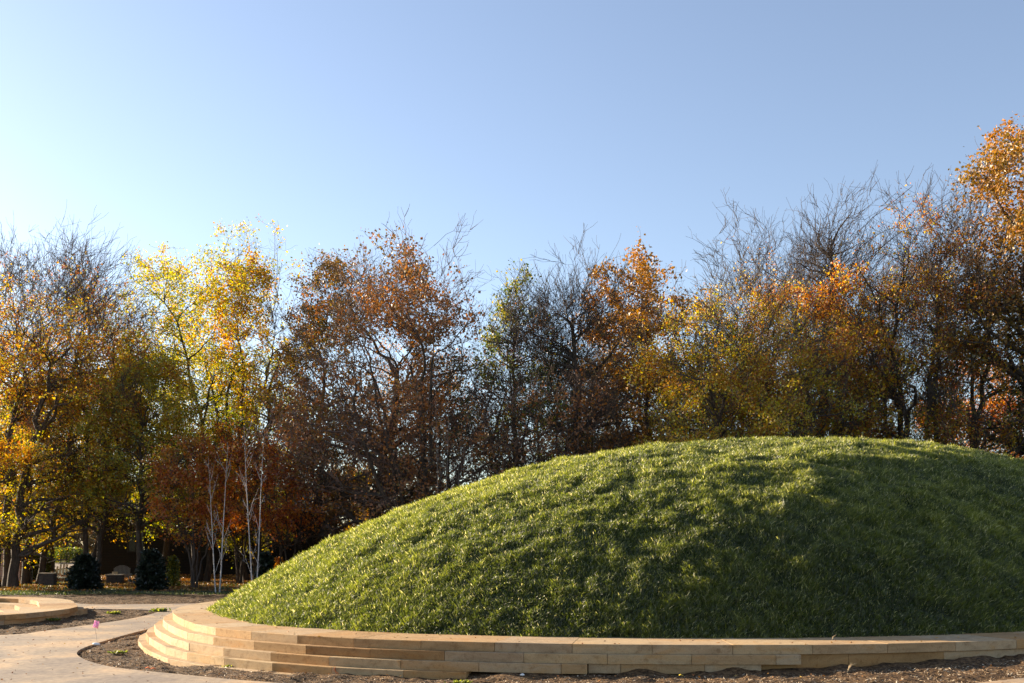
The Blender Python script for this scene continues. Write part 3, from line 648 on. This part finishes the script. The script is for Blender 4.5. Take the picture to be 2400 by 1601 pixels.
und('amber_tree', 'green gold thicket tree behind the golden leaved tree', 610, 74, 800, 120, 140, 'yellow', 18000, (.2, .3), low=0.42)
und('amber_tree', 'green gold thicket tree behind the narrow yellow tree', 450, 74, 820, 120, 141, 'yellow', 20000, (.25, .3), low=0.42)
und('amber_tree', 'golden thicket tree low beside the broad locust', 230, 66, 830, 120, 142, 'yellow', 24000, (.35, .4), low=0.42)
und('amber_tree', 'yellow green thicket tree low at the left edge', -20, 66, 850, 120, 143, 'yellow', 26000, (.3, .4), low=0.22)
und('amber_tree', 'dark golden thicket tree between the two leftmost locusts', 120, 72, 860, 110, 144, 'locust', 22000, (.3, .4), low=0.22)
und('olive_tree', 'dark leafy tree in the lower right corner below the big maple', 2400, 50, 860, 75, 145, 'green', 14000, (.3, .4))
und('far_tree', 'dark thicket bush across the street seen over the slatted chair', 150, 96, 1180, 75, 168, 'rust', 30000, (.0, .2), lsize=.22, kind='shrub')
T('yellow_leaf_tree', 'rounded yellow green tree filling the gap left of the narrow tall one', 'tree', 395, 73, 600, 150, 'round', 171, 'yellow', 26000, (.28, .4), 1.2, .2, .2, lsize=.15)
T('yellow_leaf_tree', 'rounded gold green tree below and right of the amber plumes', 'tree', 1665, 57, 700, 130, 'round', 172, 'yellow', 28000, (.5, .4), 1.2, .15, .18, lsize=.12)
T('honey_locust_tree', 'golden orange locust filling the crowns between the bare topped ones', 'tree', 1850, 50, 640, 150, 'vase', 173, 'locust', 26000, (.45, .5), 1.1, .15, .18, lsize=.12)
und('far_tree', 'broad dark hedge tree across the street beyond the pink shed', -40, 115, 1120, 100, 164, 'rust', 30000, (.0, .2), lsize=.3, kind='shrub')
und('far_tree', 'low dark hedge tree beyond the yellow shrub', 85, 112, 1170, 70, 165, 'green', 30000, (.0, .2), lsize=.28, kind='shrub')
und('far_tree', 'dark distant tree across the street at the far left', 40, 128, 1130, 70, 161, 'green', 30000, (.1, .2), lsize=.3)
und('far_tree', 'dark distant tree across the street behind the slatted chair', 130, 125, 1120, 80, 162, 'rust', 30000, (.0, .2), lsize=.3)
und('far_tree', 'dark distant tree across the street behind the wide juniper', 225, 122, 1110, 80, 163, 'green', 30000, (.1, .2), lsize=.3)


und('far_tree', 'dark thicket bush between the house and the thick black trunk', 815, 78, 1080, 70, 166, 'rust', 30000, (.0, .2), lsize=.2, kind='shrub')
und('far_tree', 'dark thicket bush right behind the thick black trunk', 930, 76, 1060, 75, 167, 'green', 24000, (.1, .2), lsize=.2, kind='shrub')
# slender saplings
def sapling(label, px, Y, ytop, nst, seed, spread, rb, mat, cat='young tree', name='birch_tree', zb=None, side=12):
    X = (px-1200)/2400*Y; z0 = gz(X, Y)-.05 if zb is None else zb; H = 2.2-z0+(1286-ytop)/2400*Y; r = np.random.default_rng(seed)
    t = thing(name, label, cat, (X, Y, z0), 0, 'slender young '+name.replace('_tree', '').replace('ch', 'che')+'s planted behind the mound')
    P = []; R = []
    for i in range(nst):
        a = r.uniform(0, 6.28); sx = spread*(i-(nst-1)/2)/max(1, nst-1)*2+r.normal(0, .03); h = H*r.uniform(.82, 1)
        s = np.linspace(0, 1, 13); w = np.cumsum(r.normal(0, .009, (13, 2)), 0)*h*.16; w -= w[0]
        p = np.stack([sx*.12+sx*h*.075*s**.8+w[:, 0], w[:, 1]+r.normal(0, .1)*s, h*s], 1); P.append(p); R.append(rb*r.uniform(.7, 1)*(1-s*.85))
    P = np.array(P); R = np.array(R); v, f = tubes(P, R, 7)
    link('trunk', mesh_arrays('trunk', v, [f], mat, True), t)
    Q = []; RR = []
    for p in P:
        for j in range(side):
            u = r.uniform(.12, .95); q0 = np.array([np.interp(u, np.linspace(0, 1, 13), p[:, k]) for k in range(3)]); d = np.array([r.normal(0, .35), r.normal(0, .3), 1.]); L = r.uniform(.3, 1.0)*(H/8)
            s = np.linspace(0, 1, 6)[:, None]; dd = np.array([np.sign(d[0])*.38, d[1]*.5, .85]); dd /= np.linalg.norm(dd)
            Q.append(q0+dd*s*L+np.array([0, 0, .3])*s**2*L+np.cumsum(r.normal(0, .02, (6, 3)), 0)); RR.append(np.linspace(rb*.24, .004, 6))
            for m in range(3):
                b = Q[-1][2+m % 3]; e = norm(dd+r.normal(0, .5, 3))
                Q.append(b+e*s*L*.35); RR.append(np.linspace(.006, .004, 6))
    v, f = tubes(np.array(Q), np.array(RR), 4); link('branches', mesh_arrays('branches', v, [f], mat, True), t)
    return t
sapling('white barked twin stemmed birch standing in front of the dark house', 510, 50.5, 1010, 2, 1, .75, .046, M_BIRCH)
sapling('white barked slim birch rising behind the lower left slope of the mound', 596, 48, 985, 2, 2, .6, .046, M_BIRCH)
sapling('pale sapling behind the mound below the russet tree, leftmost of a cluster of three', 1037, 46, 880, 2, 3, .35, .024, M_SAPL, name='sapling', side=4)
sapling('thin pale sapling in the middle of the cluster below the russet tree', 1068, 46.5, 1030, 2, 4, .3, .026, M_SAPL, name='sapling', side=3)
sapling('thin pale sapling, rightmost of the cluster below the russet tree', 1098, 46, 1010, 2, 5, .3, .026, M_SAPL, name='sapling', side=3)
sapling('pale sapling in front of the straight grey bare tree', 1340, 48, 920, 2, 6, .45, .03, M_SAPL, name='sapling', side=3)
sapling('short pale sapling right of the one before the grey bare tree', 1392, 48, 985, 1, 7, .2, .024, M_SAPL, name='sapling', side=3)
sapling('short sapling poking over the crest below the yellow locust', 1697, 50, 995, 2, 8, .25, .022, M_SAPL, name='sapling', side=2)
sapling('single stem sapling on the crest between yellow locust and bare crown', 1777, 50.5, 995, 1, 9, .2, .022, M_SAPL, name='sapling', side=1)
sapling('pale sapling clump over the crest right of the two dark trunks', 2140, 49, 935, 3, 10, .45, .028, M_SAPL, name='sapling', side=4)
sapling('thin sapling pair near the right end of the crest', 2290, 48, 1000, 2, 11, .4, .024, M_SAPL, name='sapling', side=3)

# conifers and shrubs in the yard
def bush(name, label, px, Y, ytop, w, seed, leaf, n, tint=(.5,), cone=.5, lsize=.1, cat='shrub', ybase=None):
    X = (px-1200)/2400*Y; z0 = gz(X, Y)-.02; H = 2.2-z0+(1286-ytop)/2400*Y; W = w/2400*Y; r = np.random.default_rng(seed)
    t = thing(name, label, cat, (X, Y, z0), 0, name.replace('_bush', ' bushe').replace('_', ' ')+'s in the shaded yard')
    s = r.random(n)**.8; a = r.uniform(0, 2*np.pi, n); rad = W*(1-cone*s)*np.sqrt(np.clip(1-(s*1.02-.15)**4, .02, 1))*(1+.18*np.sin(a*3+s*9)+.14*np.sin(a*5-s*17))*r.uniform(.5, 1.0, n)*(1+.28*(r.random(n) < .12)*r.random(n))*(1+.12*np.sin(a*9+s*23)+.1*np.sin(a*13-s*31))
    p = np.stack([rad*np.cos(a), rad*np.sin(a), s*H*(1+.05*np.sin(a*4))], 1)
    D = norm(np.stack([np.cos(a)*.6, np.sin(a)*.6, np.full(n, .5)], 1)+r.normal(0, .5, (n, 3))); Sd = norm(np.cross(D, r.normal(0, 1, (n, 3)))); L = (r.uniform(.6, 1.4, n)*lsize)[:, None]
    V = np.stack([p, p+D*L*.5+Sd*L*.3, p+D*L, p+D*L*.5-Sd*L*.3], 1).reshape(-1, 3); b = np.arange(n)[:, None]*4
    link('foliage', mesh_arrays('foliage', V, [b+np.array([0, 1, 2, 3])], LEAF[leaf], tint=np.repeat(np.clip(tint[0]+r.normal(0, .2, n), 0, 1), 4)), t)
    m = MB()
    for i in range(5):
        aa = i*1.3; m.tube([(0, 0, -.1), (W*.15*math.cos(aa), W*.15*math.sin(aa), H*.4), (W*.4*math.cos(aa), W*.4*math.sin(aa), H*.8)], [.05, .035, .012], 6)
    m.build('stem', M_BARK, t, True)
    return t
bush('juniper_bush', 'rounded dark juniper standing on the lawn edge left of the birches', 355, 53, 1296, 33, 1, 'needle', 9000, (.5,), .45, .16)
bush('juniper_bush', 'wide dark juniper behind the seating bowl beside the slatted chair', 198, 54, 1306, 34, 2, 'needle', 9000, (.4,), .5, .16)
bush('leafy_shrub', 'small ivy green shrub between the juniper and the birches', 406, 58, 1308, 15, 3, 'green', 2500, (.8,), .4, .12)
bush('leafy_shrub', 'bright yellow shrub beside the pink sided shed', 62, 74, 1296, 16, 4, 'yellow', 3500, (.65,), .4, .12)
bush('leafy_shrub', 'low mixed green shrub right of the yellow one', 98, 72, 1300, 26, 5, 'green', 4500, (.75,), .2, .13)
bush('leafy_shrub', 'dark shrub at the foot of the right hand birch', 622, 56, 1300, 22, 6, 'needle', 3500, (.8,), .4, .14)
bush('leafy_shrub', 'green hedge plant spreading at the edge of the far street', 160, 90, 1286, 42, 7, 'green', 4500, (.7,), .1, .14)
bush('leafy_shrub', 'small rust leaved shrub at the lower edge of the mound slope', 655, 60, 1310, 16, 8, 'red', 1500, (.4,), .4, .12)
def weed(label, x, y, sz, seed, name='weed_plant'):
    r = np.random.default_rng(seed); n = 160; a = r.uniform(0, 6.28, n); D = norm(np.stack([np.cos(a), np.sin(a), r.uniform(.1, 1.2, n)], 1)); Sd = norm(np.cross(D, r.normal(0, 1, (n, 3)))); L = (r.uniform(.3, 1, n)*sz)[:, None]
    p = np.stack([r.normal(0, sz*.6, n), r.normal(0, sz*.3, n), np.zeros(n)], 1)
    V = np.stack([p, p+D*L*.6+Sd*L*.16, p+D*L, p+D*L*.6-Sd*L*.16], 1).reshape(-1, 3); b = np.arange(n)[:, None]*4
    o = link(name, mesh_arrays(name, V, [b+np.array([0, 1, 2, 3])], M_GRASS, tint=np.repeat(r.uniform(.3, .8, n), 4)), None, (x, y, gz(x, y)+.02))
    tag(o, label, 'weed', 'weeds sprouting on the planting beds')
weed('green weed tuft at the pointed tip of the bed between the two paths', -12.2, 35.5, .22, 1)
weed('green weed tuft in front of the seating bowl', -13.9, 31.1, .14, 2)
weed('faint green weed patch left of the tip of the upper bed', -13.3, 34.2, .16, 3)
weed('small green weed on the mulch below the lowest middle step', -.75, 15.2, .09, 4)
weed('small dull weed on the mulch inside the bend of the path', -8.2, 21.3, .12, 5)
weed('sparse weed on the mulch near the bottom left of the beds', -5.0, 18.2, .1, 6)

# ------------------------------------------------------------------ small things on the ground
def flat_mat(name, col, rough=.6, var=.15, scale=8, metal=0):
    lo = tuple(c*(1-var) for c in col); hi = tuple(min(1, c*(1+var)) for c in col)
    m = m_surface(name, [(.3, lo), (.7, hi)], scale, rough, .1, scale*4, dist=.003, spec=.3)
    return m
M_PINK = m_leaf('pink_plastic', [(0, (.80, .45, .62)), (1, (.85, .50, .65))], .45, .05)
M_PURP = flat_mat('purple_print', (.42, .22, .62))
M_WIRE = flat_mat('wire', (.35, .33, .32), .4)
M_WHITE = flat_mat('white_plastic', (.75, .74, .72), .5)
M_ORANGE = flat_mat('orange_plastic', (.75, .16, .03), .5)
M_SIDING = flat_mat('pink_siding', (.55, .32, .24), .8)
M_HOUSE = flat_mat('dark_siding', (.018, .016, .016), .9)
M_ROOF = flat_mat('roof_shingle', (.05, .05, .06), .9, .3, 5)
M_TRIM = flat_mat('house_trim', (.45, .32, .18), .8)
M_DWOOD = flat_mat('weathered_wood', (.26, .25, .24), .85)
M_TWOOD = flat_mat('tan_wood', (.62, .46, .27), .8)
M_GREY = flat_mat('grey_stone', (.07, .06, .055), .9, .25, 12)
M_GLASS = flat_mat('window_glass', (.02, .025, .03), .1)
M_FRAME = flat_mat('dark_frame', (.03, .03, .035), .8)
M_METAL = flat_mat('black_metal', (.05, .05, .05), .5)

# marker flag
fx, fy = -9.55, 23.2
fx, fy = (220-1200)/2400*24.0, 24.0
flag = thing('marker_flag', 'small pink utility marker flag on a wire at the mulch edge', 'marker flag', (fx, fy, gz(fx, fy)))
m = MB(); m.tube([(.09, 0, -.05), (.05, 0, .2), (.0, 0, .52)], .003, 6); m.build('wire', M_WIRE, flag)
c, s_ = math.cos(-.25), math.sin(-.25)
nx_, nz_ = 7, 6; gx, gzg = np.meshgrid(np.linspace(0, .135, nx_), np.linspace(0, .17, nz_), indexing='ij')
bend = .018*np.sin(gx*30+gzg*9)
px_ = -.03+gx*c-gzg*s_*-1*-1; pz_ = .36+gx*s_+gzg*c
V = np.stack([px_, bend, pz_], -1).reshape(-1, 3); idx = np.arange(nx_*nz_).reshape(nx_, nz_)
F = np.stack([idx[:-1, :-1], idx[1:, :-1], idx[1:, 1:], idx[:-1, 1:]], -1).reshape(-1, 4)
sheet = link('sheet', mesh_arrays('sheet', V, [F], M_PINK, True, tint=np.full(len(V), .5)), flag)
so_ = sheet.modifiers.new('thick', 'SOLIDIFY'); so_.thickness = .0015
ring_v = []; a = np.linspace(0, 2*np.pi, 25)
m = MB(); cx, cz = px_.mean(), pz_.mean()
m.tube([(cx+.036*math.cos(q), -.024, cz+.046*math.sin(q)) for q in a], .005, 5); m.tube([(cx-.014, -.024, cz-.014), (cx+.004, -.024, cz+.02), (cx+.018, -.024, cz-.012)], .005, 5)
m.build('printed_mark', M_PURP, flag)

def lump(name, label, cat, x, y, dims, mat, seed, z=0.02):
    bm = bmesh.new(); bmesh.ops.create_icosphere(bm, subdivisions=3, radius=1); r = np.random.default_rng(seed); k = r.normal(0, 1, (6, 3)); ph = r.uniform(0, 6, 6)
    for v in bm.verts:
        q = np.array(v.co); f = 1+sum(.10*math.sin(float(q@k[i])*2.4+ph[i]) for i in range(6)); v.co = Vector(q*f*np.array(dims))
    me = bpy.data.meshes.new(name); bm.to_mesh(me); bm.free(); me.materials.append(mat)
    o = link(name, me, None, (x, y, gz(x, y)+dims[2]*.6+z)); tag(o, label, cat); return o
def litterb(label, px, y_px, zg=0.):
    Y = 2400*(2.2-zg)/(y_px-1286); return (px-1200)/2400*Y, Y
x_, y_ = litterb('', 219, 1514); lump('crumpled_bottle', 'crumpled clear white plastic bottle on the mulch near the path bend', 'litter', x_+.05, y_, (.085, .05, .035), M_WHITE, 1)
x_, y_ = litterb('', 1224, 1583, .23); lump('white_pebble', 'single white pebble on the mulch below the middle steps', 'stone', x_, y_, (.035, .03, .022), M_WHITE, 2)
x_, y_ = litterb('', 352, 1573, .03)
def ribbon(label, x, y, pts, w, mat, name='orange_ribbon'):
    P = catmull(pts, 6, False); n = len(P); V = []
    for i, p in enumerate(P): V += [(p[0], p[1]-w/2, p[2]), (p[0], p[1]+w/2, p[2]+.01)]
    F = np.array([(2*i, 2*i+2, 2*i+3, 2*i+1) for i in range(n-1)])
    o = link(name, mesh_arrays(name, V, [F], mat, True), None, (x, y, gz(x, y)+.03)); mm = o.modifiers.new('t', 'SOLIDIFY'); mm.thickness = .002; tag(o, label, 'litter'); return o
ribbon('torn orange red ribbon lying at the edge of the concrete path', x_, y_, [(-.09, 0, .02), (-.04, .01, .035), (.0, 0, .01), (.05, .02, .02), (.1, 0, .0)], .035, M_ORANGE)
x_, y_ = litterb('', 790, 1583, .12)
ribbon('curled bright orange plastic strip on the mulch below the steps', x_, y_, [(-.03, 0, .10), (-.035, 0, .06), (-.01, 0, .02), (.03, 0, .0)], .04, M_ORANGE, 'orange_strip')
x_, y_ = litterb('', 1596, 1590, .27)
ribbon('small yellow fallen leaf on the mulch right of centre', x_, y_, [(-.03, 0, .02), (0, 0, .03), (.035, 0, .01)], .04, flat_mat('yellow_leafy', (.55, .38, .03)), 'yellow_leaf')
# dry stalks leaning over the bed
for i, (px, yp, zg, h, dx) in enumerate([(510, 1555, .05, .0, 0), (1950, 1500, .7, .09, .05), (1985, 1575, .35, .16, .12), (1255, 1568, .25, .1, .06)]):
    if h == 0: continue
    x_, y_ = litterb('', px, yp, zg); r = np.random.default_rng(i)
    m = MB()
    for j in range(5):
        b = r.normal(0, .01, 2); m.tube([(b[0], b[1], 0), (b[0]+dx*.4*r.uniform(.3, 1.3), b[1], h*.6), (b[0]+dx*r.uniform(.3, 1.4), b[1], h*r.uniform(.7, 1))], [.003, .0025, .001], 4)
    o = m.build('dry_stalk', M_TWOOD, None, loc=(x_, y_, zg)); tag(o, ['', 'dry straw stalk caught at a coping joint on the right', 'dry straw stalk leaning over the mulch at lower right', 'dry grass stalk at the foot of the middle step'][i], 'dry stalk')

# ------------------------------------------------------------------ the yard
def bx_px(px0, px1, Y): return (px0-1200)/2400*Y, (px1-1200)/2400*Y
# dark lap sided house
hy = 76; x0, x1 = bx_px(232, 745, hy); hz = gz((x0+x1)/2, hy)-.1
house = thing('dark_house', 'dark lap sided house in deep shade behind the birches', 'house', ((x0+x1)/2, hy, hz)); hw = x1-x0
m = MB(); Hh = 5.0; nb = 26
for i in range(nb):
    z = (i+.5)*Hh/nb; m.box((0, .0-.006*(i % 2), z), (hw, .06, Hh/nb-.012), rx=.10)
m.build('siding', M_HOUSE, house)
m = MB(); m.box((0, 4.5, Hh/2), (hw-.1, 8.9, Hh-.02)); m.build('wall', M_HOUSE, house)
# gable roof
V = [(-hw/2-.4, -.5, Hh-.1), (hw/2+.4, -.5, Hh-.1), (hw/2+.4, 4.5, Hh+2.1), (-hw/2-.4, 4.5, Hh+2.1), (-hw/2-.4, 9.5, Hh-.1), (hw/2+.4, 9.5, Hh-.1)]
V2 = [(a, b, c-.18) for a, b, c in V]
m = MB(); m.add(V+V2, [(0, 1, 2, 3), (3, 2, 5, 4), (6, 9, 8, 7), (9, 10, 11, 8), (0, 6, 7, 1), (4, 5, 11, 10), (0, 3, 9, 6), (3, 4, 10, 9), (1, 7, 8, 2), (2, 8, 11, 5)]); m.build('roof', M_ROOF, house)
for (wx, wz, ww, wh) in ((-hw*.33, 2.6, 1.1, 1.4), (-hw*.05, 2.6, 1.6, 1.4), (hw*.25, 2.6, 1.1, 1.4)):
    m = MB()
    for (dx, dz, w_, h_) in ((0, wh/2+.05, ww+.2, .1), (0, -wh/2-.05, ww+.2, .1), (-ww/2-.05, 0, .1, wh), (ww/2+.05, 0, .1, wh), (0, 0, .05, wh)): m.box((wx+dx, -.07, wz+dz), (w_, .08, h_))
    w = m.build('window', M_FRAME, house); m = MB(); m.box((wx, -.045, wz), (ww, .03, wh)); m.build('pane', M_GLASS, w)
# sunlit chimney wing corner
cx0, cx1 = bx_px(612, 627, 74)
m = MB()
m.box(((cx0+cx1)/2, 74, 1.9), (cx1-cx0, .5, 3.9))
m.box(((cx0+cx1)/2, 74, 3.92), (cx1-cx0+.12, .62, .14))
m.box(((cx0+cx1)/2, 74, .25), (cx1-cx0+.16, .66, .5))
tag(m.build('porch_pillar', M_TRIM, bevel=.02), 'ochre sunlit pillar standing in front of the dark house right of the birches', 'pillar')

# pink sided shed at the left
sy = 70; x0, x1 = bx_px(-30, 46, sy); z0 = gz(x0, sy)-.1; shed = thing('garden_shed', 'shed with pinkish brown horizontal siding beside the leftmost trunk', 'shed', ((x0+x1)/2, sy, z0)); sw = x1-x0; sh = 3.55; nb = 19
m = MB()
for i in range(nb): m.box((0, 0, (i+.5)*sh/nb), (sw, .05, sh/nb-.02), rx=.12)
m.build('siding', M_SIDING, shed)
m = MB(); m.box((0, 1.55, sh/2), (sw-.06, 3, sh-.04)); m.build('wall', M_SIDING, shed)
m = MB(); V = [(-sw/2-.2, -.2, sh), (sw/2+.2, -.2, sh), (sw/2+.2, 3.3, sh+.7), (-sw/2-.2, 3.3, sh+.7)]; m.add(V+[(a, b, c+.12) for a, b, c in V], [(3, 2, 1, 0), (4, 5, 6, 7), (0, 1, 5, 4), (1, 2, 6, 5), (2, 3, 7, 6), (3, 0, 4, 7)]); m.build('roof', M_ROOF, shed)
m = MB(); m.box((sw/2+.01, -.03, sh/2), (.08, .09, sh)); m.build('corner_trim', M_SIDING, shed)

# fan backed chairs / bench
def fan_seat(name, label, cat, px, Y, ybase, w, n, mat, rz):
    X = (px-1200)/2400*Y; z = gz(X, Y); t = thing(name, label, cat, (X, Y, z), rz)
    m = MB()
    for i in range(n):
        f = (i-(n-1)/2)/((n-1)/2); h = .72-.18*f*f; m.box((f*w*.46, .28+.04, .42+h/2), (w*.92/n*.72, .02, h), rx=-.25)
    m.build('backrest', mat, t)
    m = MB()
    for i in range(6): m.box((0, -.25+i*.095, .40-i*.012), (w, .08, .022))
    m.build('seat', mat, t)
    for sx in (-1, 1):
        m = MB(); m.box((sx*(w/2+.04), 0, .60), (.12, .62, .025)); m.build('armrest', mat, t)
        m = MB(); m.box((sx*(w/2+.02), -.25, .29), (.05, .09, .59)); m.build('leg', mat, t)
        m = MB(); m.box((sx*(w/2+.02), .3, .30), (.05, .07, .60)); m.build('leg', mat, t)
    return t
fan_seat('garden_bench', 'grey fan backed wooden bench standing before the dark house', 'bench', 283, 66, 1350, 1.05, 13, M_DWOOD, .15)
fan_seat('garden_chair', 'sunlit tan slatted garden chair behind the dark juniper', 'chair', 143, 70, 1345, 1.0, 5, M_TWOOD, -.1)
def slab_table(label, px, Y, w, h):
    X = (px-1200)/2400*Y; t = thing('stone_table', label, 'table', (X, Y, gz(X, Y)))
    m = MB(); m.box((0, 0, h-.03), (w, .55, .06)); m.build('tabletop', flat_mat('slab', (.30, .25, .19), .85, .2), t, bevel=.01)
    m = MB(); r = np.random.default_rng(int(px))
    for lz in range(4):
        for k in range(3):
            m.box(((k-1)*w*.3+r.uniform(-.01, .01), 0, (lz+.5)*(h-.06)/4), (w*.29, .45+r.uniform(-.02, .02), (h-.06)/4-.01))
    m.build('base', M_GREY, t)
    return t
slab_table('stacked stone table with a pale slab in front of the grey bench', 270, 63, 1.05, .62)
slab_table('low stacked stone table left of the tan slatted chair', 112, 60, 1.0, .78)
X = (261-1200)/2400*65; bxk = thing('seat_cushion', 'small beige cushion propped at the left end of the grey bench', 'cushion', (X, 65.6, gz(X, 65)+.5))
bm = bmesh.new(); bmesh.ops.create_cube(bm, size=1); bmesh.ops.subdivide_edges(bm, edges=bm.edges[:], cuts=4, use_grid_fill=True)
for v in bm.verts:
    f = (1-(2*v.co.x)**4)*(1-(2*v.co.z)**4); v.co = Vector((v.co.x*.36, v.co.y*(.05+.13*max(f, 0)), v.co.z*.26+.1))
me = bpy.data.meshes.new('pad'); bm.to_mesh(me); bm.free(); me.materials.append(flat_mat('beige_cloth', (.60, .46, .30), .9)); link('pad', me, bxk)
# path light
X = (324-1200)/2400*60; pl = thing('path_light', 'small white headed garden light on a thin stake left of the juniper', 'garden light', (X, 60, gz(X, 60)))
m = MB(); m.tube([(0, 0, -.1), (.0, 0, .75)], .02, 8); m.build('stake', M_WHITE, pl); m = MB(); m.tube([(0, 0, .72), (0, 0, .80), (0, 0, .87)], [.13, .10, .02], 12); m.build('lamp_head', M_WHITE, pl)
# sloping handrail
ra = thing('handrail', 'thin sloping metal handrail running from the shed to the junipers', 'handrail', (-30, 64, 0))
def W_(px, y, Y): return np.array([(px-1200)/2400*Y, Y, 2.2-(y-1286)/2400*Y])-np.array([-30, 64, 0])
a_, b_, c_ = W_(22, 1343, 62), W_(128, 1314, 64), W_(205, 1311, 65)
m = MB(); m.tube([a_, (a_+b_)/2, b_, c_], .025, 8); m.build('rail', M_WIRE, ra)
for q in (a_, (a_+b_)/2, b_, c_):
    m = MB(); zg = gz(q[0]-30, q[1]+64); m.tube([(q[0], q[1], zg-.1), (q[0], q[1], q[2])], .02, 6); m.build('post', M_METAL, ra)
# mailbox post by the far street
X = (68-1200)/2400*96; zb = gz(X, 96); mp_ = thing('mailbox', 'pale mailbox on a slim post beside the far street', 'mailbox', (X, 96, zb))
m = MB(); m.box((0, 0, .55), (.1, .1, 1.1)); m.build('post', M_WHITE, mp_); m = MB(); m.tube([(-.25, 0, 1.2), (.25, 0, 1.2)], .13, 10); m.box((0, 0, 1.1), (.5, .22, .1)); m.build('box', M_WHITE, mp_)
# far street
sx = np.linspace(-90, 10, 40); V = np.array([(x, y, gz(x, y)+.05) for x in sx for y in (100, 103, 106)]); idx = np.arange(len(V)).reshape(-1, 3)
F = np.stack([idx[:-1, :-1], idx[1:, :-1], idx[1:, 1:], idx[:-1, 1:]], -1).reshape(-1, 4)
tag(link('street', mesh_arrays('street', V, [F], M_PATH)), kind='structure')
V = np.array([(x, y, gz(x, y)+.05) for x, y in ((-39.5, 78), (-37, 78), (-39.5, 84), (-36.2, 84), (-41, 92), (-37, 92), (-43, 100), (-38.5, 100))])
tag(link('driveway', mesh_arrays('driveway', V, [np.array([(0, 1, 3, 2), (2, 3, 5, 4), (4, 5, 7, 6)])], M_PATH)), kind='structure')
